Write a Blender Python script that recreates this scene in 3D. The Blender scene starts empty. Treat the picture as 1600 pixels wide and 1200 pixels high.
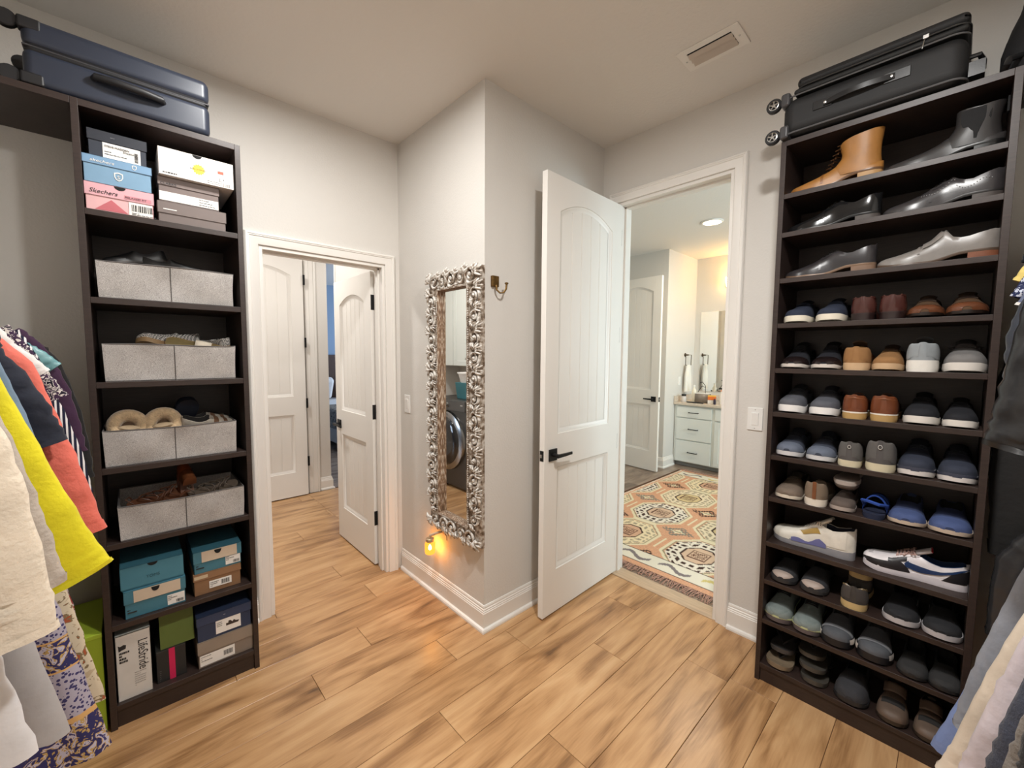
import bpy, bmesh, math, random
import numpy as np
from mathutils import Matrix, Vector, noise
random.seed(7)
# ------------------------------------------------------------------ camera, light, exposure
F_PX, YAW, PITCH, ROLL, EYE = 646.43, math.radians(47.1316), math.radians(4.0766), math.radians(.3781), 1.48
scene = bpy.context.scene
col = scene.collection
def V(*a): return Vector(a)
_F = V(math.cos(YAW)*math.cos(PITCH), math.sin(YAW)*math.cos(PITCH), -math.sin(PITCH))
_R = V(math.sin(YAW), -math.cos(YAW), 0); _U = _R.cross(_F)
_R, _U = _R*math.cos(ROLL)+_U*math.sin(ROLL), -_R*math.sin(ROLL)+_U*math.cos(ROLL)
cam = bpy.data.cameras.new('camera'); cam.sensor_width = 36; cam.lens = F_PX/1600*36; cam.clip_start = .02
camo = bpy.data.objects.new('camera', cam); col.objects.link(camo)
camo.matrix_world = Matrix(((_R.x,_U.x,-_F.x,0),(_R.y,_U.y,-_F.y,0),(_R.z,_U.z,-_F.z,EYE),(0,0,0,1)))
scene.camera = camo
def un(u, v, ax, val):                       # photo pixel + the plane it lies on -> point
    d = _F+_R*((u-800)/F_PX)-_U*((v-600)/F_PX); i = 'xyz'.index(ax); o = V(0,0,EYE)
    return o+d*((val-o[i])/d[i])
def pj(p):
    d = Vector(p)-V(0,0,EYE); z = d.dot(_F); return 800+F_PX*d.dot(_R)/z, 600-F_PX*d.dot(_U)/z
vs = scene.view_settings
vs.view_transform = 'Standard'; vs.look = 'None'; vs.gamma = 1; vs.use_curve_mapping = False
vs.exposure = 0.30
w = bpy.data.worlds.new('world'); scene.world = w; w.use_nodes = True
w.node_tree.nodes['Background'].inputs[0].default_value = (.62,.75,.95,1)
w.node_tree.nodes['Background'].inputs[1].default_value = 1.0
def area(name, loc, size, energy, color, rot=(0,0,0), shape='DISK', sy=None, spread=None):
    l = bpy.data.lights.new(name, 'AREA'); l.shape = shape; l.size = size; l.energy = energy; l.color = color
    if sy: l.size_y = sy
    if spread: l.spread = spread
    o = bpy.data.objects.new(name, l); col.objects.link(o); o.location = loc; o.rotation_euler = rot
    return o
CEIL, CX, CY, YL, XR, SX, LY = 2.8307, 1.3437, 1.6570, 2.5574, 2.3506, 2.0569, 2.1633
WARM = (1,.99,.965)
area('bath_window_daylight', (4.2,-1.17,1.65), 1.5, 52, (.76,.95,1), (math.radians(90),0,0), 'RECTANGLE', 1.2)
area('bedroom_window_daylight', (4.9,6.6,1.6), 1.4, 60, (.66,.80,1), (0,math.radians(90),0), 'RECTANGLE', 1.6)
# ------------------------------------------------------------------ materials
MATS = {}
def mat(name, c, rough=.5, metal=0, bump=0, bscale=200, var=0, vscale=8, spec=.5, emit=None, estr=0, coat=0, sheen=0, alpha=None, trans=0, stretch=None):
    if name in MATS: return MATS[name]
    m = bpy.data.materials.new(name); m.use_nodes = True; MATS[name] = m
    nt = m.node_tree; b = nt.nodes['Principled BSDF']
    b.inputs['Base Color'].default_value = (*c,1); b.inputs['Roughness'].default_value = rough
    b.inputs['Metallic'].default_value = metal; b.inputs['Specular IOR Level'].default_value = spec
    b.inputs['Coat Weight'].default_value = coat; b.inputs['Sheen Weight'].default_value = sheen
    b.inputs['Transmission Weight'].default_value = trans
    if emit: b.inputs['Emission Color'].default_value = (*emit,1); b.inputs['Emission Strength'].default_value = estr
    tc = nt.nodes.new('ShaderNodeTexCoord')
    src = tc.outputs['Object']
    if stretch:
        mp = nt.nodes.new('ShaderNodeMapping'); mp.inputs['Scale'].default_value = stretch
        nt.links.new(src, mp.inputs[0]); src = mp.outputs[0]
    if var:
        n = nt.nodes.new('ShaderNodeTexNoise'); n.inputs['Scale'].default_value = vscale; n.inputs['Detail'].default_value = 5
        nt.links.new(src, n.inputs['Vector'])
        r = nt.nodes.new('ShaderNodeMapRange'); r.inputs[1].default_value = .3; r.inputs[2].default_value = .7
        r.inputs[3].default_value = 1-var; r.inputs[4].default_value = 1+var; nt.links.new(n.outputs[0], r.inputs[0])
        mx = nt.nodes.new('ShaderNodeVectorMath'); mx.operation = 'SCALE'; mx.inputs[0].default_value = c
        nt.links.new(r.outputs[0], mx.inputs['Scale']); nt.links.new(mx.outputs[0], b.inputs['Base Color'])
    if bump:
        n = nt.nodes.new('ShaderNodeTexNoise'); n.inputs['Scale'].default_value = bscale; n.inputs['Detail'].default_value = 3
        nt.links.new(src, n.inputs['Vector'])
        bp = nt.nodes.new('ShaderNodeBump'); bp.inputs['Strength'].default_value = bump; bp.inputs['Distance'].default_value = .004
        nt.links.new(n.outputs[0], bp.inputs['Height']); nt.links.new(bp.outputs[0], b.inputs['Normal'])
    return m
def node_mat(name, build, rough=.6, spec=.5):
    if name in MATS: return MATS[name]
    m = bpy.data.materials.new(name); m.use_nodes = True; MATS[name] = m
    b = m.node_tree.nodes['Principled BSDF']; b.inputs['Roughness'].default_value = rough; b.inputs['Specular IOR Level'].default_value = spec
    build(m.node_tree, b); return m
def nn(nt, t, **kw):
    n = nt.nodes.new(t)
    for k, v in kw.items(): setattr(n, k, v)
    return n
def ramp(nt, fac, stops, interp='LINEAR'):
    r = nn(nt, 'ShaderNodeValToRGB'); e = r.color_ramp.elements; r.color_ramp.interpolation = interp
    while len(e) < len(stops): e.new(.5)
    for k, (p, c) in enumerate(stops): e[k].position = p; e[k].color = (*c,1)
    nt.links.new(fac, r.inputs[0]); return r.outputs[0]
def srgb(r, g, b):
    return tuple(((x/255+.055)/1.055)**2.4 if x > 10 else x/255/12.92 for x in (r,g,b))
def wood_floor(stops, name):
    def f(nt, b):
        geo = nn(nt,'ShaderNodeNewGeometry'); oi = nn(nt,'ShaderNodeObjectInfo')
        sc = nn(nt,'ShaderNodeVectorMath',operation='SCALE'); sc.inputs[0].default_value = (37,53,11)
        nt.links.new(oi.outputs['Random'], sc.inputs['Scale'])
        ad = nn(nt,'ShaderNodeVectorMath',operation='ADD'); nt.links.new(geo.outputs['Position'], ad.inputs[0]); nt.links.new(sc.outputs[0], ad.inputs[1])
        m1 = nn(nt,'ShaderNodeMapping'); m1.inputs['Scale'].default_value = (1.0,6.0,1); nt.links.new(ad.outputs[0], m1.inputs[0])
        n1 = nn(nt,'ShaderNodeTexNoise'); n1.inputs['Scale'].default_value = 1.5; n1.inputs['Detail'].default_value = 6; n1.inputs['Distortion'].default_value = 1.4
        nt.links.new(m1.outputs[0], n1.inputs['Vector'])
        m2 = nn(nt,'ShaderNodeMapping'); m2.inputs['Scale'].default_value = (3,70,1); nt.links.new(ad.outputs[0], m2.inputs[0])
        n2 = nn(nt,'ShaderNodeTexNoise'); n2.inputs['Scale'].default_value = 2.2; n2.inputs['Detail'].default_value = 5
        nt.links.new(m2.outputs[0], n2.inputs['Vector'])
        m3 = nn(nt,'ShaderNodeMapping'); m3.inputs['Scale'].default_value = (1.0,5.0,1); nt.links.new(ad.outputs[0], m3.inputs[0])
        n3 = nn(nt,'ShaderNodeTexNoise'); n3.inputs['Scale'].default_value = 1.3; n3.inputs['Detail'].default_value = 2; n3.inputs['Distortion'].default_value = .6
        nt.links.new(m3.outputs[0], n3.inputs['Vector'])
        rg = nn(nt,'ShaderNodeMath',operation='MULTIPLY'); rg.inputs[1].default_value = 26; nt.links.new(n3.outputs[0], rg.inputs[0])
        sn = nn(nt,'ShaderNodeMath',operation='SINE'); nt.links.new(rg.outputs[0], sn.inputs[0])
        a = nn(nt,'ShaderNodeMath',operation='MULTIPLY_ADD'); a.inputs[1].default_value = .72; nt.links.new(n1.outputs[0], a.inputs[0])
        s1 = nn(nt,'ShaderNodeMath',operation='MULTIPLY_ADD'); s1.inputs[1].default_value = .045; nt.links.new(sn.outputs[0], s1.inputs[0])
        s2 = nn(nt,'ShaderNodeMath',operation='MULTIPLY'); s2.inputs[1].default_value = .20; nt.links.new(n2.outputs[0], s2.inputs[0])
        nt.links.new(s2.outputs[0], s1.inputs[2]); nt.links.new(s1.outputs[0], a.inputs[2])
        o2 = nn(nt,'ShaderNodeMath',operation='MULTIPLY_ADD'); o2.inputs[1].default_value = .12; o2.inputs[2].default_value = 0
        nt.links.new(oi.outputs['Random'], o2.inputs[0])
        m4 = nn(nt,'ShaderNodeMapping'); m4.inputs['Scale'].default_value = (2.2,6.5,1); nt.links.new(ad.outputs[0], m4.inputs[0])
        n4 = nn(nt,'ShaderNodeTexNoise'); n4.inputs['Scale'].default_value = 1.6; n4.inputs['Detail'].default_value = 3; nt.links.new(m4.outputs[0], n4.inputs['Vector'])
        kn = nn(nt,'ShaderNodeMapRange'); kn.inputs[1].default_value = .62; kn.inputs[2].default_value = .80; kn.inputs[3].default_value = 0; kn.inputs[4].default_value = -.12; nt.links.new(n4.outputs[0], kn.inputs[0])
        s0 = nn(nt,'ShaderNodeMath',operation='ADD'); nt.links.new(a.outputs[0], s0.inputs[0]); nt.links.new(kn.outputs[0], s0.inputs[1])
        s3 = nn(nt,'ShaderNodeMath',operation='ADD'); nt.links.new(s0.outputs[0], s3.inputs[0]); nt.links.new(o2.outputs[0], s3.inputs[1])
        c = ramp(nt, s3.outputs[0], stops); nt.links.new(c, b.inputs['Base Color'])
        bp = nn(nt,'ShaderNodeBump'); bp.inputs['Strength'].default_value = .08; bp.inputs['Distance'].default_value = .002
        nt.links.new(n2.outputs[0], bp.inputs['Height']); nt.links.new(bp.outputs[0], b.inputs['Normal'])
    return node_mat(name, f, .30, .45)
M_FLOOR = wood_floor([(.24,srgb(100,72,48)),(.36,srgb(148,108,70)),(.50,srgb(186,143,99)),(.62,srgb(200,158,113)),(.80,srgb(214,176,132))], 'oak_plank')
M_BFLOOR = wood_floor([(.28,srgb(92,76,64)),(.5,srgb(134,115,100)),(.72,srgb(168,150,132))], 'grey_wood_tile')
M_WALL = mat('wall_paint', srgb(219,215,209), .75, bump=.22, bscale=110)
M_CEIL = mat('ceiling_paint', srgb(230,226,220), .85, bump=.35, bscale=60)
M_BLUE = mat('bedroom_paint', srgb(150,172,196), .8)
M_TRIM = mat('white_trim', srgb(238,234,228), .35)
M_DOOR = mat('door_paint', srgb(238,234,228), .38)
M_ESP = mat('espresso_laminate', srgb(50,38,34), .42, var=.25, vscale=6, stretch=(3,3,40), bump=.05, bscale=30)
M_BLACK = mat('black_metal', (.008,.008,.009), .4, .3)
M_STEEL = mat('brushed_steel', (.55,.54,.52), .3, 1)
M_DARK = mat('dark_void', (.01,.01,.01), .9)
M_WHITE = mat('white_plastic', srgb(240,238,234), .35)
# ------------------------------------------------------------------ mesh helpers
class MB:
    def __init__(s): s.v = []; s.f = []; s.m = []
    def add(s, vs, fs, mi=0, M=None):
        o = len(s.v)
        s.v += [tuple(M @ Vector(p)) for p in vs] if M else [tuple(p) for p in vs]
        s.f += [tuple(i+o for i in f) for f in fs]; s.m += [mi]*len(fs); return s
    def box(s, a, b, mi=0, M=None):
        x0,y0,z0 = (min(p,q) for p,q in zip(a,b)); x1,y1,z1 = (max(p,q) for p,q in zip(a,b))
        return s.add([(x0,y0,z0),(x1,y0,z0),(x1,y1,z0),(x0,y1,z0),(x0,y0,z1),(x1,y0,z1),(x1,y1,z1),(x0,y1,z1)],
            [(0,3,2,1),(4,5,6,7),(0,1,5,4),(1,2,6,5),(2,3,7,6),(3,0,4,7)], mi, M)
    def loft(s, rings, closed=True, cap=True, mi=0, M=None, loop=False):
        n = len(rings[0]); vs = [p for r in rings for p in r]; fs = []
        for i in range(len(rings)-(0 if loop else 1)):
            i2 = (i+1) % len(rings)
            for j in range(n if closed else n-1):
                k = (j+1) % n; fs.append((i*n+j, i*n+k, i2*n+k, i2*n+j))
        if cap and closed and not loop: fs += [tuple(range(n))[::-1], tuple((len(rings)-1)*n+j for j in range(n))]
        return s.add(vs, fs, mi, M)
    def prism(s, poly, ax, t0, t1, mi=0, M=None):
        def P(a, b, t): return {'x':(t,a,b),'y':(a,t,b),'z':(a,b,t)}[ax]
        return s.loft([[P(a,b,t0) for a,b in poly],[P(a,b,t1) for a,b in poly]], mi=mi, M=M)
    def tube(s, path, r, n=8, mi=0, cap=True, M=None, loop=False):
        path = [Vector(p) for p in path]; N = len(path); rings = []; up = None
        for i, p in enumerate(path):
            if loop: t = path[(i+1)%N]-path[i-1]
            else: t = path[min(i+1,N-1)]-path[max(i-1,0)]
            t = t.normalized() if t.length > 1e-9 else Vector((0,0,1))
            if up is None: up = Vector((0,0,1)) if abs(t.z) < .9 else Vector((1,0,0))
            a = t.cross(up); a = a.normalized() if a.length > 1e-6 else t.orthogonal().normalized(); b = a.cross(t); up = b
            rr = r[i] if hasattr(r,'__len__') else r
            rings.append([p+a*(rr*math.cos(6.2832*k/n))+b*(rr*math.sin(6.2832*k/n)) for k in range(n)])
        return s.loft(rings, True, cap, mi, M, loop)
    def lathe(s, prof, c=(0,0,0), n=20, mi=0, ax='z', M=None, loop=False):
        rings = []
        for r, h in prof:
            ring = []
            for k in range(n):
                a, b = r*math.cos(6.2832*k/n), r*math.sin(6.2832*k/n)
                p = {'z':(a,b,h),'x':(h,a,b),'y':(b,h,a)}[ax]; ring.append((p[0]+c[0],p[1]+c[1],p[2]+c[2]))
            rings.append(ring)
        return s.loft(rings, True, True, mi, M, loop)
    def build(s, name, mats, parent=None, smooth=None, bevel=0, seg=2, loc=(0,0,0), rot=(0,0,0), subd=0):
        me = bpy.data.meshes.new(name); me.from_pydata(s.v, [], s.f)
        mats = mats if isinstance(mats,(list,tuple)) else [mats]
        for m in mats: me.materials.append(m)
        if len(mats) > 1: me.polygons.foreach_set('material_index', s.m)
        bm = bmesh.new(); bm.from_mesh(me); bmesh.ops.recalc_face_normals(bm, faces=bm.faces); bm.to_mesh(me); bm.free()
        return link(name, me, parent, smooth, bevel, seg, loc, rot, subd)
def link(name, me, parent=None, smooth=None, bevel=0, seg=2, loc=(0,0,0), rot=(0,0,0), subd=0):
    if smooth is not None or bevel:
        me.polygons.foreach_set('use_smooth', [True]*len(me.polygons)); me.set_sharp_from_angle(angle=math.radians(smooth if smooth is not None else 35))
    o = bpy.data.objects.new(name, me); col.objects.link(o); o.location = loc; o.rotation_euler = rot; o.parent = parent
    if bevel:
        b = o.modifiers.new('bevel','BEVEL'); b.width = bevel; b.segments = seg; b.limit_method = 'ANGLE'; b.angle_limit = math.radians(40)
        b.harden_normals = True
    if subd:
        b = o.modifiers.new('subsurf','SUBSURF'); b.levels = subd; b.render_levels = subd
    return o
def tag(o, label=None, cat=None, group=None, kind=None):
    if label: o['label'] = label
    if cat: o['category'] = cat
    if group: o['group'] = group
    if kind: o['kind'] = kind
    return o
def thing(name, label, cat, loc=(0,0,0), rz=0, group=None, kind=None, rot=None):
    o = bpy.data.objects.new(name, None); col.objects.link(o); o.location = loc; o.empty_display_size = .05
    o.rotation_euler = rot if rot else (0,0,rz)
    return tag(o, label, cat, group, kind)
def struct(o, label=None): return tag(o, label, kind='structure')
def inst(me_name, me, parent, loc=(0,0,0), rot=(0,0,0), scale=(1,1,1)):
    o = bpy.data.objects.new(me_name, me); col.objects.link(o); o.parent = parent; o.location = loc; o.rotation_euler = rot; o.scale = scale; return o
def shape2d(name, outer, holes, depth, m, parent=None, loc=(0,0,0), rot=(0,0,0), bevel=0):
    cu = bpy.data.curves.new(name,'CURVE'); cu.dimensions = '2D'; cu.fill_mode = 'BOTH'; cu.extrude = depth/2
    for poly in [outer]+holes:
        sp = cu.splines.new('POLY'); sp.points.add(len(poly)-1); sp.use_cyclic_u = True
        for p, (a,b) in zip(sp.points, poly): p.co = (a,b,0,1)
    t = bpy.data.objects.new('tmp', cu); me = bpy.data.meshes.new_from_object(t)
    bpy.data.objects.remove(t); bpy.data.curves.remove(cu); me.name = name; me.materials.clear(); me.materials.append(m)
    bm = bmesh.new(); bm.from_mesh(me); bmesh.ops.remove_doubles(bm, verts=bm.verts, dist=1e-5); bm.to_mesh(me); bm.free()
    return link(name, me, parent, None, bevel, 2, loc, rot)
def text(s, size, m, parent, loc, rot, name='lettering', shear=0, sx=1, align='LEFT'):
    cu = bpy.data.curves.new(name,'FONT'); cu.body = s; cu.size = size; cu.shear = shear; cu.extrude = .0003; cu.align_x = align
    cu.resolution_u = 3
    t = bpy.data.objects.new('tmp', cu); me = bpy.data.meshes.new_from_object(t)
    bpy.data.objects.remove(t); bpy.data.curves.remove(cu); me.name = name; me.materials.clear(); me.materials.append(m)
    o = link(name, me, parent, None, 0, 2, loc, rot); o.scale = (sx,1,1); return o
def smst(x): x = max(0,min(1,x)); return x*x*(3-2*x)
# ------------------------------------------------------------------ room shell
T = .12
def wallbox(name, boxes, m=M_WALL, label=None):
    b = MB()
    for a, c in boxes: b.box(a, c)
    return struct(b.build(name, m), label)
LO0, LO1, LOZ = .535, 1.240, 2.048          # laundry doorway
BO0, BO1, BOZ = .846, 1.534, 2.446          # bathroom doorway
wallbox('wall_left', [((-.92,YL,0),(LO0,YL+T,CEIL)),((LO0,YL,LOZ),(LO1,YL+T,CEIL)),((LO1,YL,0),(CX,YL+T,CEIL))], label='greige closet wall with the laundry doorway')
wallbox('wall_column', [((CX,CY,0),(XR+T,YL+T,CEIL))], label='projecting greige wall corner with the carved mirror')
wallbox('wall_right', [((XR,-.92,0),(XR+T,BO0,CEIL)),((XR,BO0,BOZ),(XR+T,BO1,CEIL)),((XR,BO1,0),(XR+T,CY,CEIL))], label='greige closet wall with the bathroom doorway')
wallbox('wall_west', [((-.92,-.92,0),(-.8,YL,CEIL))])
wallbox('wall_south', [((-.8,-.92,0),(XR,-.8,CEIL))])
b = MB().box((-1.2,-1.5,CEIL),(6.4,9.2,CEIL+.1)); struct(b.build('ceiling', M_CEIL), 'matt off-white ceiling')
# laundry, hall and bedroom beyond the left doorway
wallbox('wall_laundry_side', [((1.33,YL+T,0),(1.45,3.66,CEIL))])
wallbox('wall_laundry_left', [((-.77,YL+T,0),(-.65,4.74,CEIL))])
wallbox('wall_laundry_far', [((-.65,4.62,0),(1.585,4.74,CEIL))])
wallbox('wall_hall', [((1.45,3.54,0),(3.6,3.66,CEIL)),((3.48,3.66,0),(3.6,4.74,CEIL)),((2.60,4.62,0),(3.48,4.74,CEIL)),((1.585,4.62,2.5),(2.6,4.74,CEIL))])
wallbox('wall_bedroom', [((.9,8.6,0),(5.1,8.72,CEIL)),((.9,4.74,0),(1.02,8.6,CEIL)),((4.98,4.74,0),(5.1,8.6,CEIL)),((3.6,4.62,0),(4.98,4.74,CEIL))], M_BLUE)
# bathroom beyond the right doorway
wallbox('wall_bath_near', [((XR+.04,YL+T,0),(XR+T,3.66,CEIL)),((XR+.04,3.66,0),(5.11,3.74,CEIL))])
wallbox('wall_bath_nook', [((5.11,2.58,0),(6.07,3.74,CEIL))])
wallbox('wall_bath_vanity', [((5.95,-1.2,0),(6.07,2.58,CEIL))])
wallbox('wall_bath_south', [((XR+T,-1.32,0),(3.35,-1.2,CEIL)),((5.05,-1.32,0),(6.07,-1.2,CEIL)),((3.35,-1.32,0),(5.05,-1.2,.95)),((3.35,-1.32,2.3),(5.05,-1.2,CEIL)),((XR,-1.32,0),(XR+T,-.92,CEIL))])
wf = MB()
for a, c in [((3.35,-1.29,.95),(5.05,-1.24,1.0)),((3.35,-1.29,2.25),(5.05,-1.24,2.3)),((3.35,-1.29,.95),(3.4,-1.24,2.3)),((5.0,-1.29,.95),(5.05,-1.24,2.3)),((4.18,-1.29,.95),(4.22,-1.24,2.3))]: wf.box(a,c)
wo = struct(wf.build('window_1', M_TRIM), 'white framed bathroom window')
MB().box((3.4,-1.27,1.0),(5.0,-1.265,2.25)).build('pane', mat('window_glass',(.9,.95,1),.05,trans=1), wo)
# ------------------------------------------------------------------ floors, plank by plank
fb = MB()
for a, c in [((-.8,-.8,-.06),(XR,YL,-.006)),((-.65,YL,-.06),(1.33,4.62,-.006)),((1.33,3.66,-.06),(3.48,4.62,-.006)),((.9,4.62,-.06),(5.0,8.6,-.006))]: fb.box(a,c)
floor = struct(fb.build('floor', mat('floor_joint', srgb(96,66,42), .8)), 'warm oak plank floor')
def planks(parent, rows, regions, joints, m, length=1.22, seedk=0, gap=.0008, z=0):
    for i, (y0, y1) in enumerate(rows):
        j0 = joints.get(i, (seedk+i*.437) % length)
        for (rx0, rx1, ry0, ry1) in regions:
            a, c = max(y0,ry0), min(y1,ry1)
            if c-a < .004: continue
            x = j0-length*math.ceil((j0-rx0)/length+1)
            while x < rx1:
                p, q = max(x,rx0), min(x+length,rx1)
                if q-p > .004:
                    b = MB(); e = .0012
                    lo = [(p+gap,a+gap),(q-gap,a+gap),(q-gap,c-gap),(p+gap,c-gap)]; hi = [(p+gap+e,a+gap+e),(q-gap-e,a+gap+e),(q-gap-e,c-gap-e),(p+gap+e,c-gap-e)]
                    b.loft([[(u,v,z-.006) for u,v in lo],[(u,v,z-e) for u,v in lo],[(u,v,z) for u,v in hi]])
                    b.build('plank', m, parent)
                x += length
rows = [(2.138-.188*(k+1), 2.138-.188*k) for k in range(-13,16)]
J = {k+13:v for k,v in {0:.847,1:.558,2:1.11,3:1.425,4:.884,5:1.70,6:1.145,7:1.94,8:.75,-1:.30,-2:1.05,-3:.55,-4:.98,-5:.2}.items()}
planks(floor, rows, [(-.8,XR+.001,-.8,YL),(-.65,1.33,YL,4.62),(1.33,3.4,3.66,4.62)], J, M_FLOOR)
planks(floor, [(4.62+.19*k,4.81+.19*k) for k in range(0,21)], [(1.02,4.98,4.62,8.6)], {}, M_BFLOOR, 1.6, .3)
bf = struct(MB().box((XR+.11,-1.2,-.06),(5.95,3.66,-.006)).build('floor_bathroom', mat('grout',srgb(120,110,100),.9)), 'grey-brown wood-look tile floor')
planks(bf, [(2.60-.2*(k+1),2.60-.2*k) for k in range(-5,3)], [(XR+.11,5.95,2.2,3.66)], {}, M_BFLOOR, .92, .2)
planks(bf, [(2.2-.2*(k+1),2.2-.2*k) for k in range(0,17)], [(XR+.11,5.95,-1.2,2.2)], {}, M_BFLOOR, 1.84, .5)
th = MB(); th.loft([[(XR-.006,y,.0),(XR-.004,y,.004),(XR+.012,y,.008),(XR+.10,y,.008),(XR+.118,y,.001)] for y in (BO0,BO1)])
struct(th.build('trim_threshold', mat('threshold_strip', srgb(186,160,132), .4, var=.15, vscale=3, stretch=(20,2,1)), bevel=.001), 'beige threshold strip at the bathroom doorway')
# ------------------------------------------------------------------ baseboards and casings
BP = [(0,0),(.030,0),(.030,.010),(.026,.018),(.016,.022),(.016,.098),(.0135,.101),(.0135,.107),(.0105,.110),(.0105,.117),(.007,.121),(.007,.129),(.004,.136),(0,.137)]
def baseboard(name, p0, p1, nrm, m0=0, m1=0):
    p0, p1, nrm = V(*p0,0), V(*p1,0), V(*nrm,0); d = (p1-p0).normalized()
    b = MB(); b.loft([[p0-d*(m0*a)+nrm*a+V(0,0,z) for a,z in BP],[p1+d*(m1*a)+nrm*a+V(0,0,z) for a,z in BP]])
    return struct(b.build(name, M_TRIM))
baseboard('baseboard_column_left', (CX,CY), (CX,YL), (-1,0), 1, -1)
baseboard('baseboard_column_right', (CX,CY), (XR,CY), (0,-1), 1, -1)
baseboard('baseboard_right', (XR,BO0-.066), (XR,.56), (-1,0))
baseboard('baseboard_right_end', (XR,-.12), (XR,-.8), (-1,0))
baseboard('baseboard_left', (.40,YL), (LO0-.066,YL), (0,-1)); baseboard('baseboard_left_end', (-.8,YL), (-.13,YL), (0,-1))
baseboard('baseboard_west', (-.8,-.8), (-.8,YL), (1,0)); baseboard('baseboard_south', (-.8,-.8), (XR,-.8), (0,1))
baseboard('baseboard_laundry_far', (1.47,4.62), (1.585,4.62), (0,-1), 0, 1); baseboard('baseboard_laundry_end', (1.585,4.62), (1.585,4.74), (1,0), 1)
baseboard('baseboard_bath_nook', (5.11,3.6), (5.11,2.58), (-1,0), 0, 1); baseboard('baseboard_bath_return', (5.11,2.58), (5.39,2.58), (0,-1), 1)
CP = [(0,0),(0,.010),(.005,.0125),(.040,.0145),(.043,.0185),(.048,.018),(.050,.021),(.057,.020),(.062,.014),(.064,0)]
def casing(name, s0, s1, zt, to3):
    b = MB()
    b.loft([[to3(s,z,d) for (s,z,d) in r] for r in (
        [(s0-a,0,d) for a,d in CP],[(s0-a,zt+a,d) for a,d in CP],[(s1+a,zt+a,d) for a,d in CP],[(s1+a,0,d) for a,d in CP])])
    return struct(b.build(name, M_TRIM, smooth=30))
casing('trim_1', LO0-.004, LO1+.004, LOZ+.004, lambda s,z,d: (s,YL-d,z))
casing('trim_2', BO0-.004, BO1+.004, BOZ+.004, lambda s,z,d: (XR-d,s,z))
casing('trim_3', LO0-.004, LO1+.004, LOZ+.004, lambda s,z,d: (s,YL+T+d,z))
casing('trim_4', BO0-.004, BO1+.004, BOZ+.004, lambda s,z,d: (XR+T+d,s,z))
def jamb(name, s0, s1, zt, to3, stop):
    b = MB(); t = .016
    def bx(s_0,s_1,z0,z1,d0,d1): b.box(to3(s_0,z0,d0), to3(s_1,z1,d1))
    bx(s0,s0+t,0,zt,-.001,T+.001); bx(s1-t,s1,0,zt,-.001,T+.001); bx(s0+t,s1-t,zt-t,zt,-.001,T+.001)
    d0, d1 = stop
    bx(s0+t,s0+t+.011,0,zt-t,d0,d1); bx(s1-t-.011,s1-t,0,zt-t,d0,d1); bx(s0+t,s1-t,zt-t-.011,zt-t,d0,d1)
    return struct(b.build(name, M_TRIM, bevel=.001))
jamb('trim_5', LO0, LO1, LOZ, lambda s,z,d: (s,YL+d,z), (.04,.075))
jamb('trim_6', BO0, BO1, BOZ, lambda s,z,d: (XR+d,s,z), (.045,.08))
b = MB(); b.loft([[(1.355,4.62,z),(1.355,4.602,z),(1.365,4.599,z),(1.395,4.601,z),(1.400,4.597,z),(1.440,4.596,z),(1.445,4.590,z),(1.462,4.592,z),(1.466,4.62,z)] for z in (0,2.52)])
struct(b.build('trim_7', M_TRIM), 'white casing beside the far laundry door')
b = MB(); b.box((1.322,3.655,0),(1.458,3.675,CEIL)); struct(b.build('trim_8', M_TRIM, bevel=.002))
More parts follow.
